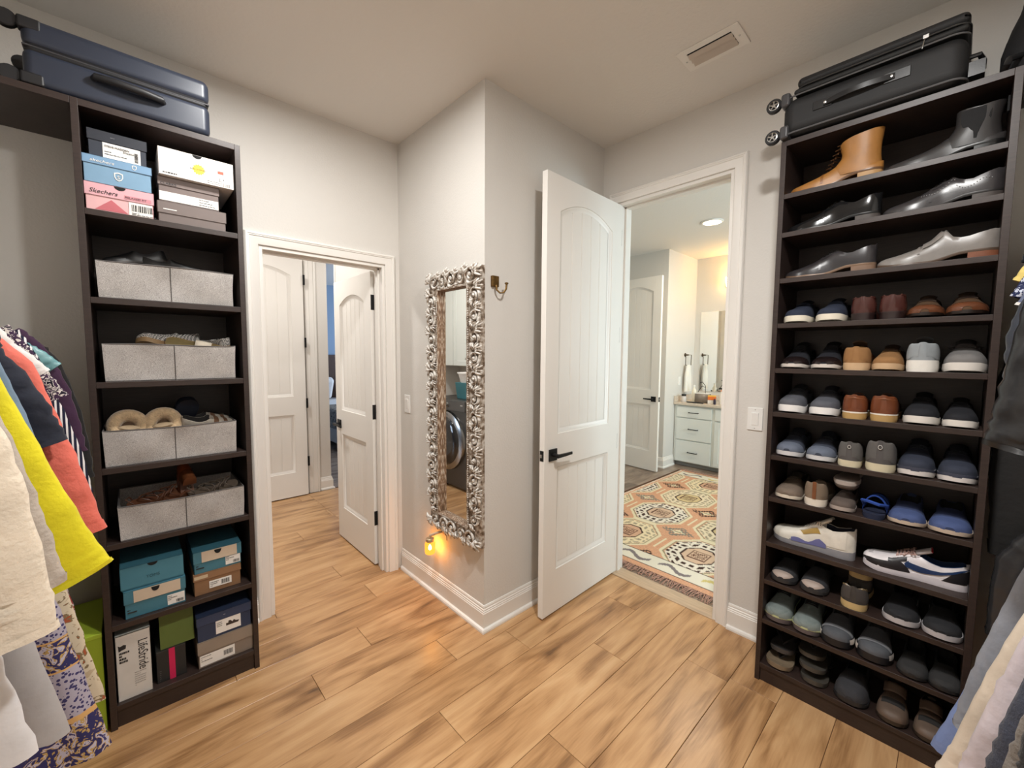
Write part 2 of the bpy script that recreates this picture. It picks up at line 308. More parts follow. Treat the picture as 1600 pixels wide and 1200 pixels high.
# ------------------------------------------------------------------ doors
def lerp(a,b,t): return a+(b-a)*t
def arch_panel(x0,x1,z0,z1,rise,n=14):
    pts = [(x0,z0),(x1,z0)]
    for k in range(n+1):
        t = k/n; pts.append((lerp(x1,x0,t), z1+rise*(1-(2*t-1)**2) if rise else z1))
        if not rise and k == 0: pts.append((x0,z1)); break
    return pts
def inset(poly, d):
    n = len(poly); out = []
    for i in range(n):
        a, p, c = (Vector(poly[(i+k)%n]) for k in (-1,0,1))
        e1 = (p-a).normalized(); e2 = (c-p).normalized(); n1 = V(-e1.y,e1.x); n2 = V(-e2.y,e2.x)
        bis = (n1+n2); bis = bis/max(bis.length_squared,1e-6)*2
        q = p+Vector((bis.x,bis.y))*d; out.append((q.x,q.y))
    return out
def door(name, label, loc, rz, wd, ht, hz, top, low, rise, lever=(1,-1), hinge=-1, planks_n=5, latch=True):
    D = thing(name, label, None, loc, rz, kind='structure'); t = .035; st = .112
    panels = [arch_panel(st,wd-st,top[0],top[1],rise), arch_panel(st,wd-st,low[0],low[1],0)]
    shape2d('leaf', [(0,0),(wd,0),(wd,ht),(0,ht)], panels, t, M_DOOR, D, rot=(math.pi/2,0,0), bevel=.0015)
    for pi_, P in enumerate(panels):
        b = MB()
        for s in (1,-1):
            steps = [(0,t/2),(.003,t/2-.004),(.010,t/2-.0055),(.014,t/2-.0095),(.030,t/2-.0125)]
            b.loft([[(x,s*d,z) for x,z in inset(P,a)] for a,d in steps], cap=False, loop=False)
        b.build('panel_moulding', M_DOOR, D, smooth=35)
        Q = inset(P,.028); x0 = min(p[0] for p in Q); x1 = max(p[0] for p in Q); z0 = min(p[1] for p in Q); zs = top[1]-.028
        for k in range(planks_n):
            a, c = lerp(x0,x1,k/planks_n)+.0016, lerp(x0,x1,(k+1)/planks_n)-.0016
            def ztop(x):
                if pi_ == 1: return low[1]-.028
                u = (x-st)/(wd-2*st); return top[1]+rise*(1-(2*u-1)**2)-.028
            m_ = 6; tops = [(lerp(c,a,i/m_), ztop(lerp(c,a,i/m_))) for i in range(m_+1)]
            b = MB(); pl = [(a,z0),(c,z0)]+tops; pl2 = inset(pl,.0025)
            b.loft([[(x,-.0045,z) for x,z in pl2],[(x,-.003,z) for x,z in pl],[(x,.003,z) for x,z in pl],[(x,.0045,z) for x,z in pl2]])
            b.build('plank', M_DOOR, D)
        b = MB(); R_ = inset(P,.02); b.loft([[(x,-.0015,z) for x,z in R_],[(x,.0015,z) for x,z in R_]]); b.build('panel_core', M_DOOR, D)
    hx, hzz = wd-.068, .918
    for s in lever:
        H = MB(); H.box((hx-.033,s*t/2,hzz-.033),(hx+.033,s*(t/2+.009),hzz+.033))
        ho = H.build('handle_plate', M_BLACK, D, bevel=.002)
        L = MB(); L.lathe([(.011,s*(t/2+.008)),(.011,s*(t/2+.045))], (hx,0,hzz), 12, ax='y')
        L.loft([[(hx+.014,s*(t/2+.038),hzz-.010),(hx+.014,s*(t/2+.052),hzz-.010),(hx+.014,s*(t/2+.052),hzz+.010),(hx+.014,s*(t/2+.038),hzz+.010)],
                [(hx-.05,s*(t/2+.040),hzz-.009),(hx-.05,s*(t/2+.052),hzz-.009),(hx-.05,s*(t/2+.052),hzz+.008),(hx-.05,s*(t/2+.040),hzz+.008)],
                [(hx-.118,s*(t/2+.042),hzz-.007),(hx-.118,s*(t/2+.050),hzz-.007),(hx-.118,s*(t/2+.050),hzz+.008),(hx-.118,s*(t/2+.042),hzz+.008)]])
        L.build('lever', M_BLACK, ho, bevel=.0015)
    if latch:
        lp = MB().box((wd-.0005,-.013,hzz-.029),(wd+.0015,.013,hzz+.029)).build('latch_plate', M_BLACK, D, bevel=.0005)
        MB().box((wd,-.006,hzz-.009),(wd+.008,.006,hzz+.009)).build('latch_bolt', M_STEEL, lp, bevel=.001)
    for z in hz:
        h = MB(); h.box((-.0025,-.0165,z-.05),(.0005,.0165,z+.05)); h.box((-.016,hinge*(t/2-.001),z-.05),(-.013,hinge*(t/2+.014),z+.05))
        h.lathe([(.0075,z-.05),(.0075,z+.05)], (-.006,hinge*(t/2+.006),0), 10); h.build('hinge', M_BLACK, D, bevel=.0008)
    return D
door('door_1', 'tall white two-panel door standing open into the closet, nearest door', (2.360,1.5315,.012), math.pi+.030, .735, 2.42, (.2,.9,1.6,2.22), (1.03,2.235), (.25,.842), .075)
door('door_2', 'white arched-panel laundry door with black hinges, opened away from the closet', (1.2215,2.690,.012), math.pi/2, .665, 2.015, (.328,1.07,1.81), (1.03,1.83), (.25,.842), .06)
door('door_3', 'white door seen at the far end through the laundry doorway', (1.330,4.568,.012), math.pi, .76, 2.42, (.35,.955,1.575,2.205), (1.03,2.235), (.25,.842), .075, (1,), 1)
door('door_4', 'white plank-panel door standing open at the back of the bathroom', (4.905,3.262,.012), -math.pi/2-.075, .745, 2.45, (.2,.9,1.6,2.22), (1.03,2.265), (.25,.842), .075, (1,-1), -1, 6)
# ------------------------------------------------------------------ vent, switches, hook
v = thing('ceiling_vent', 'white rectangular air vent set in the closet ceiling', 'vent', (1.945,.815,CEIL))
shape2d('frame', [(-.078,-.130),(.078,-.130),(.078,.130),(-.078,.130)], [[(-.047,-.093),(.047,-.093),(.047,.093),(-.047,.093)]], .006, M_TRIM, v, (0,0,-.003), bevel=.002)
MB().box((-.05,-.096,-.0012),(.05,.096,-.0002)).build('duct_opening', M_DARK, v)
for k, x in enumerate((-.024,.006,.033)):
    b = MB(); b.loft([[(x-.0115,y,-.0035),(x-.0105,y,-.0018),(x+.0105,y,-.0125),(x+.010,y,-.014)] for y in (-.093,.093)]); b.build('slat', mat('vent_slat',srgb(196,184,172),.5), v)
for y in (-.112,.112): MB().lathe([(.004,-.0075),(.0045,-.006)], (0,y,0), 10).build('screw', M_STEEL, v)
for nm, lb, loc, rz in (('light_switch','white rocker light switch beside the bathroom doorway',(XR,.694,1.158),math.pi/2),('light_switch','white rocker light switch beside the carved mirror',(CX,2.457,1.151),math.pi/2)):
    s = thing(nm, lb, 'switch', loc, rz, 'wall switches')
    MB().box((-.036,0,-.059),(.036,.006,.059)).build('plate', M_WHITE, s, bevel=.003)
    b = MB(); b.loft([[(-.017,.005,-.033),(.017,.005,-.033),(.017,.005,.033),(-.017,.005,.033)],[(-.016,.0075,-.032),(.016,.0075,-.032),(.016,.0105,.032),(-.016,.0105,.032)]]); b.build('rocker', M_WHITE, s, bevel=.001)
    for z in (-.048,.048): MB().lathe([(.0028,.006),(.0025,.0068)], (0,0,z), 8, ax='y').build('screw', M_STEEL, s)
hk = thing('wall_hook', 'small antique brass hook on the wall corner by the mirror', 'hook', (1.405,CY,1.855))
M_BRASS = mat('antique_brass', srgb(120,92,52), .42, .85, var=.3, vscale=60)
MB().box((-.022,-.018,-.028),(.022,0,.028)).build('block', M_BRASS, hk, bevel=.003)
pts = [(.0,-.018,-.02),(.0,-.024,-.045),(.012,-.036,-.060),(.028,-.046,-.058),(.040,-.050,-.040),(.044,-.050,-.014)]
hb = MB(); hb.tube(pts, [.005,.0048,.0045,.0045,.005,.0055], 10); hb.lathe([(.0,-.016),(.010,-.013),(.010,-.007),(.004,-.004)], (.044,-.050,0), 12); hb.build('hook_arm', M_BRASS, hk, smooth=40)
# ceiling lamps (just out of frame above) and bathroom downlight
M_LAMP = mat('lamp_diffuser', (1,.9,.75), .5, emit=(1,.82,.6), estr=6)
for lb, x, y, sz_, en, lc in (('round white ceiling lamp above the left shelving unit',.47,1.66,.16,17,WARM),('round white ceiling lamp in the middle of the closet',.80,.18,.16,33,WARM),('round white laundry ceiling lamp',.55,3.55,.2,19,(1,.97,.93)),('round white hall ceiling lamp',2.1,4.1,.2,8,(1,.97,.93)),('round recessed downlight in the bathroom ceiling',4.38,1.768,.14,15,(1,.88,.70))):
    s = thing('ceiling_lamp', lb, 'lamp', (x,y,CEIL), group='ceiling lamps')
    area('lamp_light', (0,0,-.033), sz_, en, lc).parent = s
    MB().lathe([(.105,-.001),(.105,-.008),(.095,-.014),(.085,-.014),(.085,-.008)], n=36).build('trim_ring', M_TRIM, s, smooth=30)
    MB().lathe([(.0845,-.006),(.0845,-.010),(.0,-.011)], n=36).build('diffuser', M_LAMP, s, smooth=40)
# ------------------------------------------------------------------ shelving units
LZ = [.095,.42,.742,1.038,1.366,1.680,1.997]; LTOP = 2.372
RZ = [.085,.295,.480,.655,.860,1.047,1.238,1.428,1.620,1.810,2.001,2.160]; RTOP = 2.378
S = thing('shelving_unit', 'dark brown shelving unit with shoe boxes and grey fabric bins, left of the laundry doorway', 'shelf', (.1425,YL,0))
def bxp(name, a, c, m, parent, bevel=.001): return MB().box(a,c).build(name, m, parent, bevel=bevel)
yf, yb = LY-YL, -.001
for x in (-.2525,.2325): bxp('side_panel', (x,yf,0),(x+.02,yb,LTOP), M_ESP, S)
bxp('top_panel', (-.2325,yf,LTOP-.024),(.2325,yb,LTOP), M_ESP, S)
for z in LZ: bxp('shelf', (-.2325,yf+.001,z-.022),(.2325,yb-.012,z), M_ESP, S)
bxp('back_panel', (-.2325,yb-.011,.02),(.2325,yb-.002,LTOP-.025), M_ESP, S); bxp('kick_plate', (-.2325,yf+.012,0),(.2325,yf+.03,LZ[0]-.023), M_ESP, S)
S2 = thing('shelving_unit', 'tall dark brown shoe rack of many narrow shelves, right of the bathroom doorway', 'shelf', (XR,.2355,0))
xf, xb = SX-XR, -.001
for y in (.3045,-.3225): bxp('side_panel', (xf,y,0),(xb,y+.019,RTOP), M_ESP, S2)
bxp('top_panel', (xf,-.3035,RTOP-.022),(xb,.3045,RTOP), M_ESP, S2)
for z in RZ: bxp('shelf', (xf+.001,-.3035,z-.020),(xb-.010,.3045,z), M_ESP, S2)
bxp('back_panel', (xb-.009,-.3035,.02),(xb-.002,.3045,RTOP-.023), M_ESP, S2); bxp('kick_plate', (xf+.008,-.3035,0),(xf+.026,.3045,RZ[0]-.021), M_ESP, S2)
# shelves carrying on over the hanging rails
o = bxp('hanging_shelf', (-.8,LY,LTOP-.024),(-.111,YL-.001,LTOP), M_ESP, None); tag(o, 'dark brown shelf board running left above the hanging clothes', 'shelf')
o = bxp('hanging_shelf', (SX,-.8,RTOP-.022),(XR-.001,-.0875,RTOP), M_ESP, None); tag(o, 'dark brown shelf board above the clothes right of the shoe rack', 'shelf')
# ------------------------------------------------------------------ suitcases
M_NAVY = mat('navy_shell', srgb(44,50,64), .38, bump=.06, bscale=500); M_RUB = mat('black_rubber', (.012,.012,.014), .5); M_ZIP = mat('black_zip', (.006,.006,.008), .55)
sc = thing('suitcase', 'navy blue hard-shell suitcase lying on the left shelving unit', 'suitcase', (.04,2.335,LTOP))
for z0, z1, nm in ((.0,.124,'lower_shell'),(.130,.222,'upper_shell')):
    b = MB(); b.box((-.255,-.17,z0),(.255,.17,z1)); b.build(nm, M_NAVY, sc, bevel=.026, seg=5)
b = MB(); b.box((-.252,-.168,.105),(.252,.168,.148)); b.build('zip_band', M_ZIP, sc, bevel=.03, seg=4)
b = MB(); b.box((-.253,-.169,.124),(.253,.169,.130)); b.build('zip_teeth', mat('zip_grey',(.05,.05,.055),.4), sc, bevel=.03, seg=4)
hd = MB(); hd.tube([(-.085,-.168,.085),(-.080,-.186,.085),(-.03,-.196,.083),(.045,-.196,.080),(.10,-.186,.078),(.105,-.168,.078)], [.010,.0125,.0135,.0135,.0125,.010], 10); hd.build('carry_handle', M_RUB, sc, smooth=50)
for z in (.02,.195):
    for y in (-.15,.15):
        b = MB(); b.box((-.262,y-.022,z-.018),(-.205,y+.022,z+.022)); c_ = b.build('corner_guard', M_RUB, sc, bevel=.008)
        wl = MB(); wl.box((-.283,y-.012,z-.012),(-.258,y+.012,z+.014)); wl.lathe([(.024,-.013),(.027,-.010),(.027,.010),(.024,.013)], (-.285,y,z+.002), 18, ax='y'); wl.build('wheel', M_RUB, sc, smooth=35)
M_NYL = mat('black_nylon', (.010,.010,.011), .62, bump=.25, bscale=900); M_PVC = mat('grey_piping', (.10,.10,.105), .35); M_LEATH = mat('black_leather', (.012,.012,.013), .30, bump=.03, bscale=260)
s2 = thing('suitcase', 'black soft-sided suitcase with silver-spoked wheels lying on the shoe rack', 'suitcase', (2.185,.295,RTOP), rot=(0,0,math.pi/2))
# local x runs along the case (towards the bathroom doorway), local -y is away from the camera
def tilt(z, x): return z-.02*(.26-x)/.52*0
b = MB(); b.box((-.262,-.145,.008),(.262,.150,.162)); b.build('body', M_NYL, s2, bevel=.045, seg=5)
b = MB(); b.box((-.258,-.14,.164),(.225,.146,.186)); b.build('expander', mat('nylon_gusset',(.012,.012,.012),.7), s2, bevel=.04, seg=4)
b = MB(); b.box((-.260,-.142,.188),(.215,.148,.226)); b.build('front_pocket', M_NYL, s2, bevel=.035, seg=5)
def piping(z, x0, x1, y, r): 
    p = []
    for cx_, cy_, a0 in ((x1-r,y-r,90),(x1-r,-y+r,0),(x0+r,-y+r,-90),(x0+r,y-r,-180)):
        for k in range(6):
            a = math.radians(a0-18*k); p.append((cx_+r*math.cos(a), cy_+r*math.sin(a)+.0025, z))
    return p
b = MB(); b.tube(piping(.016,-.262,.262,.1485,.045), .0035, 6, loop=True); b.tube(piping(.158,-.262,.262,.1485,.045), .003, 6, loop=True); b.build('piping', M_PVC, s2, smooth=50)
b = MB(); b.tube(piping(.187,-.262,.218,.1475,.04), .0028, 6, loop=True); b.build('zip', mat('zip_metal',(.06,.06,.06),.35,.6), s2, smooth=50)
hb = MB(); hb.box((-.125,.150,.078),(-.055,.154,.112)); ho = hb.build('handle_patch', M_LEATH, s2, bevel=.0015)
hb = MB(); hb.box((.095,.150,.072),(.155,.154,.104)); hb.build('handle_patch', M_LEATH, s2, bevel=.0015)
hb = MB(); rings = []
for k in range(9):
    t = k/8; x = lerp(-.085,.12,t); y = .153+.020*math.sin(math.pi*t); z = lerp(.094,.086,t)
    rings.append([(x,y-.003,z-.011),(x,y+.004,z-.009),(x,y+.004,z+.009),(x,y-.003,z+.011)])
hb.loft(rings); hb.build('strap', M_LEATH, ho, smooth=40)
for rx, rz_ in ((-.075,.095),(.115,.087)): MB().lathe([(.006,.153),(.005,.160),(.0,.161)], (rx,0,rz_), 12, ax='y').build('rivet', M_STEEL, ho, smooth=40)
zp = MB(); zp.box((-.165,.150,.180),(-.150,.157,.192)); zp.tube([(-.155,.153,.180),(-.153,.158,.165),(-.150,.157,.148)], .0018, 6); zp.build('zip_pull', M_STEEL, s2, bevel=.001)
gh = MB(); gh.tube([(-.262,.06,.11),(-.285,.06,.11),(-.295,.03,.10),(-.295,-.03,.10),(-.285,-.06,.11),(-.262,-.06,.11)], .008, 8); gh.box((-.30,.045,.03),(-.262,.10,.075)); gh.build('top_handle', M_LEATH, s2, smooth=40)
for z in (.030,.158):
    for y in (-.115,.128):
        c_ = MB(); c_.box((.235,y-.03,z-.028),(.268,y+.026,z+.024)); cg = c_.build('wheel_bracket', mat('bracket_grey',(.06,.06,.065),.3), s2, bevel=.01, seg=3)
        ax = MB(); ax.box((.262,y-.010,z-.012),(.30,y+.010,z+.010)); ax.build('wheel_fork', M_RUB, s2, bevel=.004)
        wl = MB(); wl.lathe([(.019,-.011),(.025,-.011),(.0285,-.007),(.0285,.007),(.025,.011),(.019,.011),(.019,.004),(.019,-.004)], (.297,y,z-.002), 24, ax='y'); wo_ = wl.build('wheel', M_RUB, s2, smooth=35)
        so = MB(); so.lathe([(.0195,.0105),(.0165,.0115),(.0165,.006),(.0195,.006)], (.297,y,z-.002), 20, ax='y', loop=True); so.lathe([(.006,.006),(.006,.0115),(0,.012)], (.297,y,z-.002), 10, ax='y')
        for k in range(5):
            a = 6.2832*k/5; so.box((-.0022,0,.004),(.0022,.005,.0175), M=Matrix.Translation((.297,y+.0065,z-.002)) @ Matrix.Rotation(a,4,'Y'))
        so.build('spokes', M_STEEL, wo_); MB().lathe([(.018,-.004),(.018,.005)], (.297,y,z-.002), 16, ax='y').build('hub', M_RUB, wo_)
# black bag at the right end of the shoe rack's top
bg = thing('soft_bag', 'black slouchy bag at the far right end above the shoe rack', 'bag', (2.16,-.20,RTOP))
b = MB(); rings = []
for k in range(9):
    t = k/8; z = .005+.34*t; w_ = .155*(1-.35*t**2)*(.93 if k == 0 else 1); d_ = .10*(1-.4*t)
    rings.append([(d_*math.cos(a)*(1+.08*math.sin(3*a+5*t)), w_*math.sin(a)*(1+.07*math.sin(4*a+7*t)), z+.01*math.sin(3*a)*t) for a in [6.2832*j/28 for j in range(28)]])
b.loft(rings); b.build('bag_body', mat('black_cloth',(.008,.008,.009),.8,bump=.3,bscale=80), bg, smooth=60)
hn = MB(); hn.tube([(-.06,.12,.05),(-.095,.145,.035),(-.11,.150,.012),(-.09,.155,.008)], .009, 8); hn.build('strap', M_LEATH, bg, smooth=50)
# ------------------------------------------------------------------ shoe boxes
M_INK = mat('ink', (.02,.02,.022), .6); M_PAPER = mat('label_paper', srgb(238,234,228), .6)
def card(rgb, name=None): return mat(name or 'card_%d_%d_%d'%rgb, srgb(*rgb), .55, var=.05, vscale=12)
RXN = (math.pi/2,0,0)
def barcode(parent, x, z, wd, ht, y, seed=1, vert=False):
    r = random.Random(seed); b = MB(); p = 0
    while p < 1:
        q = r.uniform(.02,.07)
        if not vert: b.box((x+wd*p,y-.0002,z),(x+wd*min(1,p+q),y+.0002,z+ht))
        else: b.box((x,y-.0002,z+ht*p),(x+wd,y+.0002,z+ht*min(1,p+q)))
        p += q+r.uniform(.02,.06)
    b.build('barcode', M_INK, parent)
def lines(parent, x, z, wd, n, dz, y, m=None, seed=2, h=.0022):
    r = random.Random(seed); b = MB()
    for k in range(n):
        p = 0
        while p < .9:
            q = r.uniform(.06,.2); b.box((x+wd*p,y-.0002,z-dz*k-h),(x+wd*min(1,p+q),y+.0002,z-dz*k)); p += q+.03
            if r.random() < .12: break
    b.build('small_print', m or M_INK, parent)
def shoebox(label, px, zs, ht, rgb, lidrgb=None, lid=.035, front=LY+.016, depth=.30, notch=False, rz=0, over=.003, group='shoe boxes on the left shelving unit', bodyname='box_body'):
    """px: (left,right) pixel columns of the front face at pixel row; zs: height of its base"""
    (ul,vl),(ur,vr) = px; p0, p1 = un(ul,vl,'y',front), un(ur,vr,'y',front); wd = p1.x-p0.x
    T_ = thing('shoe_box', label, 'box', ((p0.x+p1.x)/2,front,zs), rz, group); hw = wd/2; t = .0022
    b = MB(); b.box((-hw+over,.003,0),(hw-over,depth-.003,t)); b.box((-hw+over,.003,0),(hw-over,.003+t,ht-.004)); b.box((-hw+over,depth-.003-t,0),(hw-over,depth-.003,ht-.004))
    b.box((-hw+over,.003,0),(-hw+over+t,depth-.003,ht-.004)); b.box((hw-over-t,.003,0),(hw-over,depth-.003,ht-.004))
    b.build(bodyname, card(rgb), T_, bevel=.0008)
    if lid:
        l = MB(); l.box((-hw,0,ht-t),(hw,depth,ht)); l.box((-hw,0,ht-lid),(hw,t,ht)); l.box((-hw,depth-t,ht-lid),(hw,depth,ht)); l.box((-hw,0,ht-lid),(-hw+t,depth,ht)); l.box((hw-t,0,ht-lid),(hw,depth,ht))
        L_ = l.build('lid', card(lidrgb or rgb), T_, bevel=.0008)
        if notch: 
            n_ = MB(); n_.prism([(.016*math.cos(a),ht-.001+.013*math.sin(a)) for a in [math.pi+math.pi*k/12 for k in range(13)]], 'y', -.0006, .001); n_.build('finger_hole', M_DARK, L_)
    return T_, hw, ht
def sticker(T_, x0, x1, z0, z1, m=None, y=-.0012+.003, name='label_sticker'):
    return MB().box((x0,y-.0006,z0),(x1,y,z1)).build(name, m or M_PAPER, T_)
Z1 = LZ[6]; h = un(135,282,'y',LY+.016).z-Z1
# pink box at the bottom left, blue over it, navy on top
T_, hw, ht = shoebox('pink lidded shoe box at the bottom of the left stack, below the blue one', ((131,300),(241,322)), Z1, .098, (226,178,180), (222,170,178), .045, LY+.008, notch=True)
text('Skechers', .021, M_INK, T_, (-hw+.012,-.0008,ht-.036), RXN, shear=.3); MB().box((hw-.085,-.0008,ht-.040),(hw-.008,.0001,ht-.027)).build('printed_band', card((206,140,150)), T_); text('RELAXED FIT', .010, M_INK, T_, (hw-.083,-.0012,ht-.037), RXN, sx=1.05)
MB().add([(-.07,.0022,.004),(.02,.0022,.004),(-.025,.0022,.045)],[(0,1,2)]).build('printed_triangle', card((196,104,112)), T_); sticker(T_, .022, hw-.006, .003, .05); barcode(T_, .03, .018, .06, .024, .0008, 3); lines(T_, .03, .012, .07, 2, .005, .0008)
hp = ht
T_, hw, ht = shoebox('light blue shoe box with white shield mark, middle of the left stack', ((128,262),(238,286)), Z1+hp, .096, (122,158,186), (120,156,188), .030, LY+.006)
text('skechers', .014, M_PAPER, T_, (-hw+.02,-.0008,ht-.022), RXN, shear=.2, sx=1.3)
sh = [(-.012,.014),(0,.018),(.012,.014),(.012,0),(.008,-.009),(0,-.014),(-.008,-.009),(-.012,0)]; si = [(a*.78,c*.78) for a,c in sh]
shape2d('shield_mark', sh, [si[::-1]], .0006, M_PAPER, T_, (-.0,.0018,.034), RXN); text('S', .018, M_PAPER, T_, (0,.0018,.028), RXN, align='CENTER')
shape2d('shield_mark', [(a*.55,c*.55) for a,c in sh], [[(a*.4,c*.4) for a,c in sh][::-1]], .0006, M_PAPER, T_, (hw-.05,-.001,ht-.016), RXN)
zz = Z1+hp+ht
T_, hw, ht = shoebox('dark navy shoe box with white label on top of the left stack', ((135,215),(230,240)), zz, .100, (44,50,62), (34,38,48), .038, LY+.025)
sticker(T_, -.042, .062, .006, .060); text('STEVE MADDEN', .0095, M_INK, T_, (-.037,-.0002,.045), RXN); text('Sneakers', .011, M_INK, T_, (.012,-.0002,.036), RXN, shear=.3); lines(T_, -.037, .030, .06, 2, .009, .0004); barcode(T_, .045, .012, .010, .034, .0004, 5, True); lines(T_, -.02, ht-.018, .04, 1, .01, -.0002, card((120,120,125)))
T_, hw, ht = shoebox('grey flat shoe box at the bottom of the right stack on the top shelf', ((246,330),(354,350)), Z1, .080, (112,100,96), (116,104,100), .045, LY+.010)
MB().box((-hw+.018,-.0006,ht-.031),(-hw+.06,.0001,ht-.0275)).build('printed_line', M_PAPER, T_); hb_ = ht
T_, hw, ht = shoebox('grey shoe box with white label strip, middle of the right stack', ((246,290),(343,310)), Z1+hb_, .098, (118,104,100), (120,106,102), .034, LY+.014)
text('CLARKS', .014, M_INK, T_, (-hw+.008,-.0006,ht-.050+.018), RXN); sticker(T_, -hw+.004, hw-.005, .006, .040); lines(T_, .03, .034, .06, 3, .010, .0006, seed=9); hm = hb_+ht
T_, hw, ht = shoebox('large white shoe box with yellow sun, on top of the right stack', ((246,235),(364,262)), Z1+hm, .105, (236,230,226), (240,234,230), .104, LY-.006, depth=.33, notch=True)
sun = []
for k in range(28): a = 6.2832*k/28; r_ = .022 if k % 2 else .017; sun.append((r_*math.cos(a), r_*math.sin(a)))
shape2d('printed_sun', sun, [], .0006, card((240,200,60)), T_, (.004,-.0006,.050), RXN); text('SUN COMFORT', .0075, M_INK, T_, (-.024,-.0012,.047), RXN); MB().box((hw-.055,-.0006,.052),(hw-.035,.0001,.064)).build('red_sticker', card((226,84,60)), T_)
text('L', .022, M_INK, T_, (hw-.052,-.0006,.022), RXN); lines(T_, hw-.036, .034, .028, 1, .01, -.0002, seed=4, h=.006); lines(T_, hw-.092, .016, .05, 2, .007, -.0002, seed=6); barcode(T_, hw-.040, .004, .028, .014, -.0002, 6); lines(T_, -hw+.012, .013, .045, 1, .01, -.0002, seed=8, h=.005)
# shelf below the bins
Z2 = LZ[1]; TEAL = (68,122,140); BEI = (208,190,168)
def toms(label, px, z, ht, front, beige=True):
    T_, hw, h_ = shoebox(label, px, z, ht, TEAL, TEAL, .052 if beige else .05, front)
    if beige:
        p_ = sticker(T_, -hw+.03, hw-.018, h_-.050, h_-.003, card(BEI), -.0004, 'beige_panel')
        hb_ = MB(); hb_.prism([(.013*math.cos(a)*(1+.0*a),h_-.006+.018*math.sin(a)) for a in [math.pi+math.pi*k/12 for k in range(13)]], 'y', -.0022, -.001); hb_.build('heart_hole', M_DARK, p_)
    MB().box((-hw+.010,.0004,.022),(-hw+.038,.0022,.026)).build('printed_line', M_INK, T_); lines(T_, -hw+.010, .036, .028, 1, .006, .0014, h=.004)
    s_ = sticker(T_, hw-.062, hw-.006, .008, .050); barcode(T_, hw-.034, .012, .025, .012, .0004, 8); lines(T_, hw-.060, .044, .03, 3, .007, .0004, seed=3); return T_, hw, h_
T_, hw, h1 = toms('teal shoe box with beige lid panel, lower of the left pair', ((193,945),(291,922)), Z2, .112, LY+.020)
T_, hw, h2 = shoebox('teal shoe box with a notched lid, upper of the left pair', ((187,905),(287,882)), Z2+h1, .095, TEAL, (72,128,146), .088, LY+.028, notch=True); text('TOMS', .016, card((40,84,98)), T_, (0,-.0008,.035), RXN, align='CENTER')
T_, hw, h1 = shoebox('brown kraft shoe box with white label below the blue one', ((302,915),(377,894)), Z2, .096, (140,104,74), (146,110,80), .030, LY+.030); sticker(T_, -.032, .050, .020, .052); barcode(T_, .012, .026, .030, .020, .0004, 11); lines(T_, -.028, .045, .034, 3, .008, .0004, seed=12); MB().box((-hw+.004,-.0006,h1-.022),(-hw+.052,.0001,h1-.008)).build('pale_sticker', card((200,180,150)), T_)
zb_ = h1
toms('small blue shoe box with beige lid panel on the brown box', ((301,868),(377,850)), Z2+zb_, .098, LY+.034)
# bottom shelf
Z3 = LZ[0]
T_, hw, ht = shoebox('white shoe box stood on its end with large black lettering', ((183,1085),(240,1062)), Z3, .275, (214,210,204), (208,204,198), 0, LY+.016, depth=.26)
L_ = MB().box((-hw+.003,.003,ht-.008),(hw-.003,.257,ht-.003)).build('end_flap', card((176,180,176)), T_)
text('LifeStride', .042, M_INK, T_, (hw-.040,.0024,ht-.045), (math.pi/2,math.pi/2,0), sx=.78); lines(T_, -hw+.012, .20, .03, 4, .012, .0024, seed=21, h=.008); lines(T_, hw-.055, .10, .035, 7, .009, .0024, card((150,146,140)), seed=22)
b_ = MB(); b_.prism([(-.010,0),(-.002,.004),(.010,.006),(.012,.02),(.004,.024),(-.006,.02),(-.012,.026)], 'y', .0022, .0026, M=Matrix.Translation((-hw+.022,0,ht-.07))); b_.build('printed_shoe', M_INK, T_)
T_, hw, ht = shoebox('black gift box with a pink ribbon, beneath the olive green lid', ((244,1055),(293,1036)), Z3, .135, (38,38,38), (42,42,42), 0, LY+.035, depth=.2)
MB().box((-hw+.003,.003,ht-.004),(hw-.003,.197,ht)).build('box_top', card((52,54,52)), T_); MB().box((-.008,.0012,0),(.012,.0032,ht)).build('ribbon', card((206,30,84)), T_); lines(T_, -.04, .05, .006, 6, .008, .0026, card((90,90,90)), seed=5)
p0, p1 = un(249,980,'y',LY+.030), un(303,965,'y',LY+.030); zb_ = un(249,1030,'y',LY+.030).z
G_ = thing('box_lid', 'square olive green box lid leaning on the black gift box', 'lid', ((p0.x+p1.x)/2, LY+.05, Z3+.135), rot=(math.radians(-10),0,0)); hg = (p1.x-p0.x)/2
b = MB(); b.box((-hg,-.004,0),(hg,-.001,.155)); b.box((-hg,-.001,0),(-hg+.002,.022,.155)); b.box((hg-.002,-.001,0),(hg,.022,.155)); b.box((-hg,-.001,.153),(hg,.022,.155)); b.box((-hg,-.001,0),(hg,.022,.002)); b.build('lid_panel', card((96,112,48)), G_, bevel=.0008)
T_, hw, h1 = shoebox('grey-beige shoe box under the navy one on the bottom shelf', ((309,1032),(397,1006)), Z3, .118, (136,122,110), (148,134,120), .055, LY+.018)
sticker(T_, -hw+.008, .03, .008, .056); barcode(T_, -.012, .022, .034, .022, .0004, 31); lines(T_, -hw+.012, .050, .04, 3, .009, .0004, seed=32); hh = h1
T_, hw, h1 = shoebox('navy shoe box with a sandal pictured on its label', ((307,988),(393,963)), Z3+hh, .112, (46,58,84), (50,62,90), .040, LY+.020)
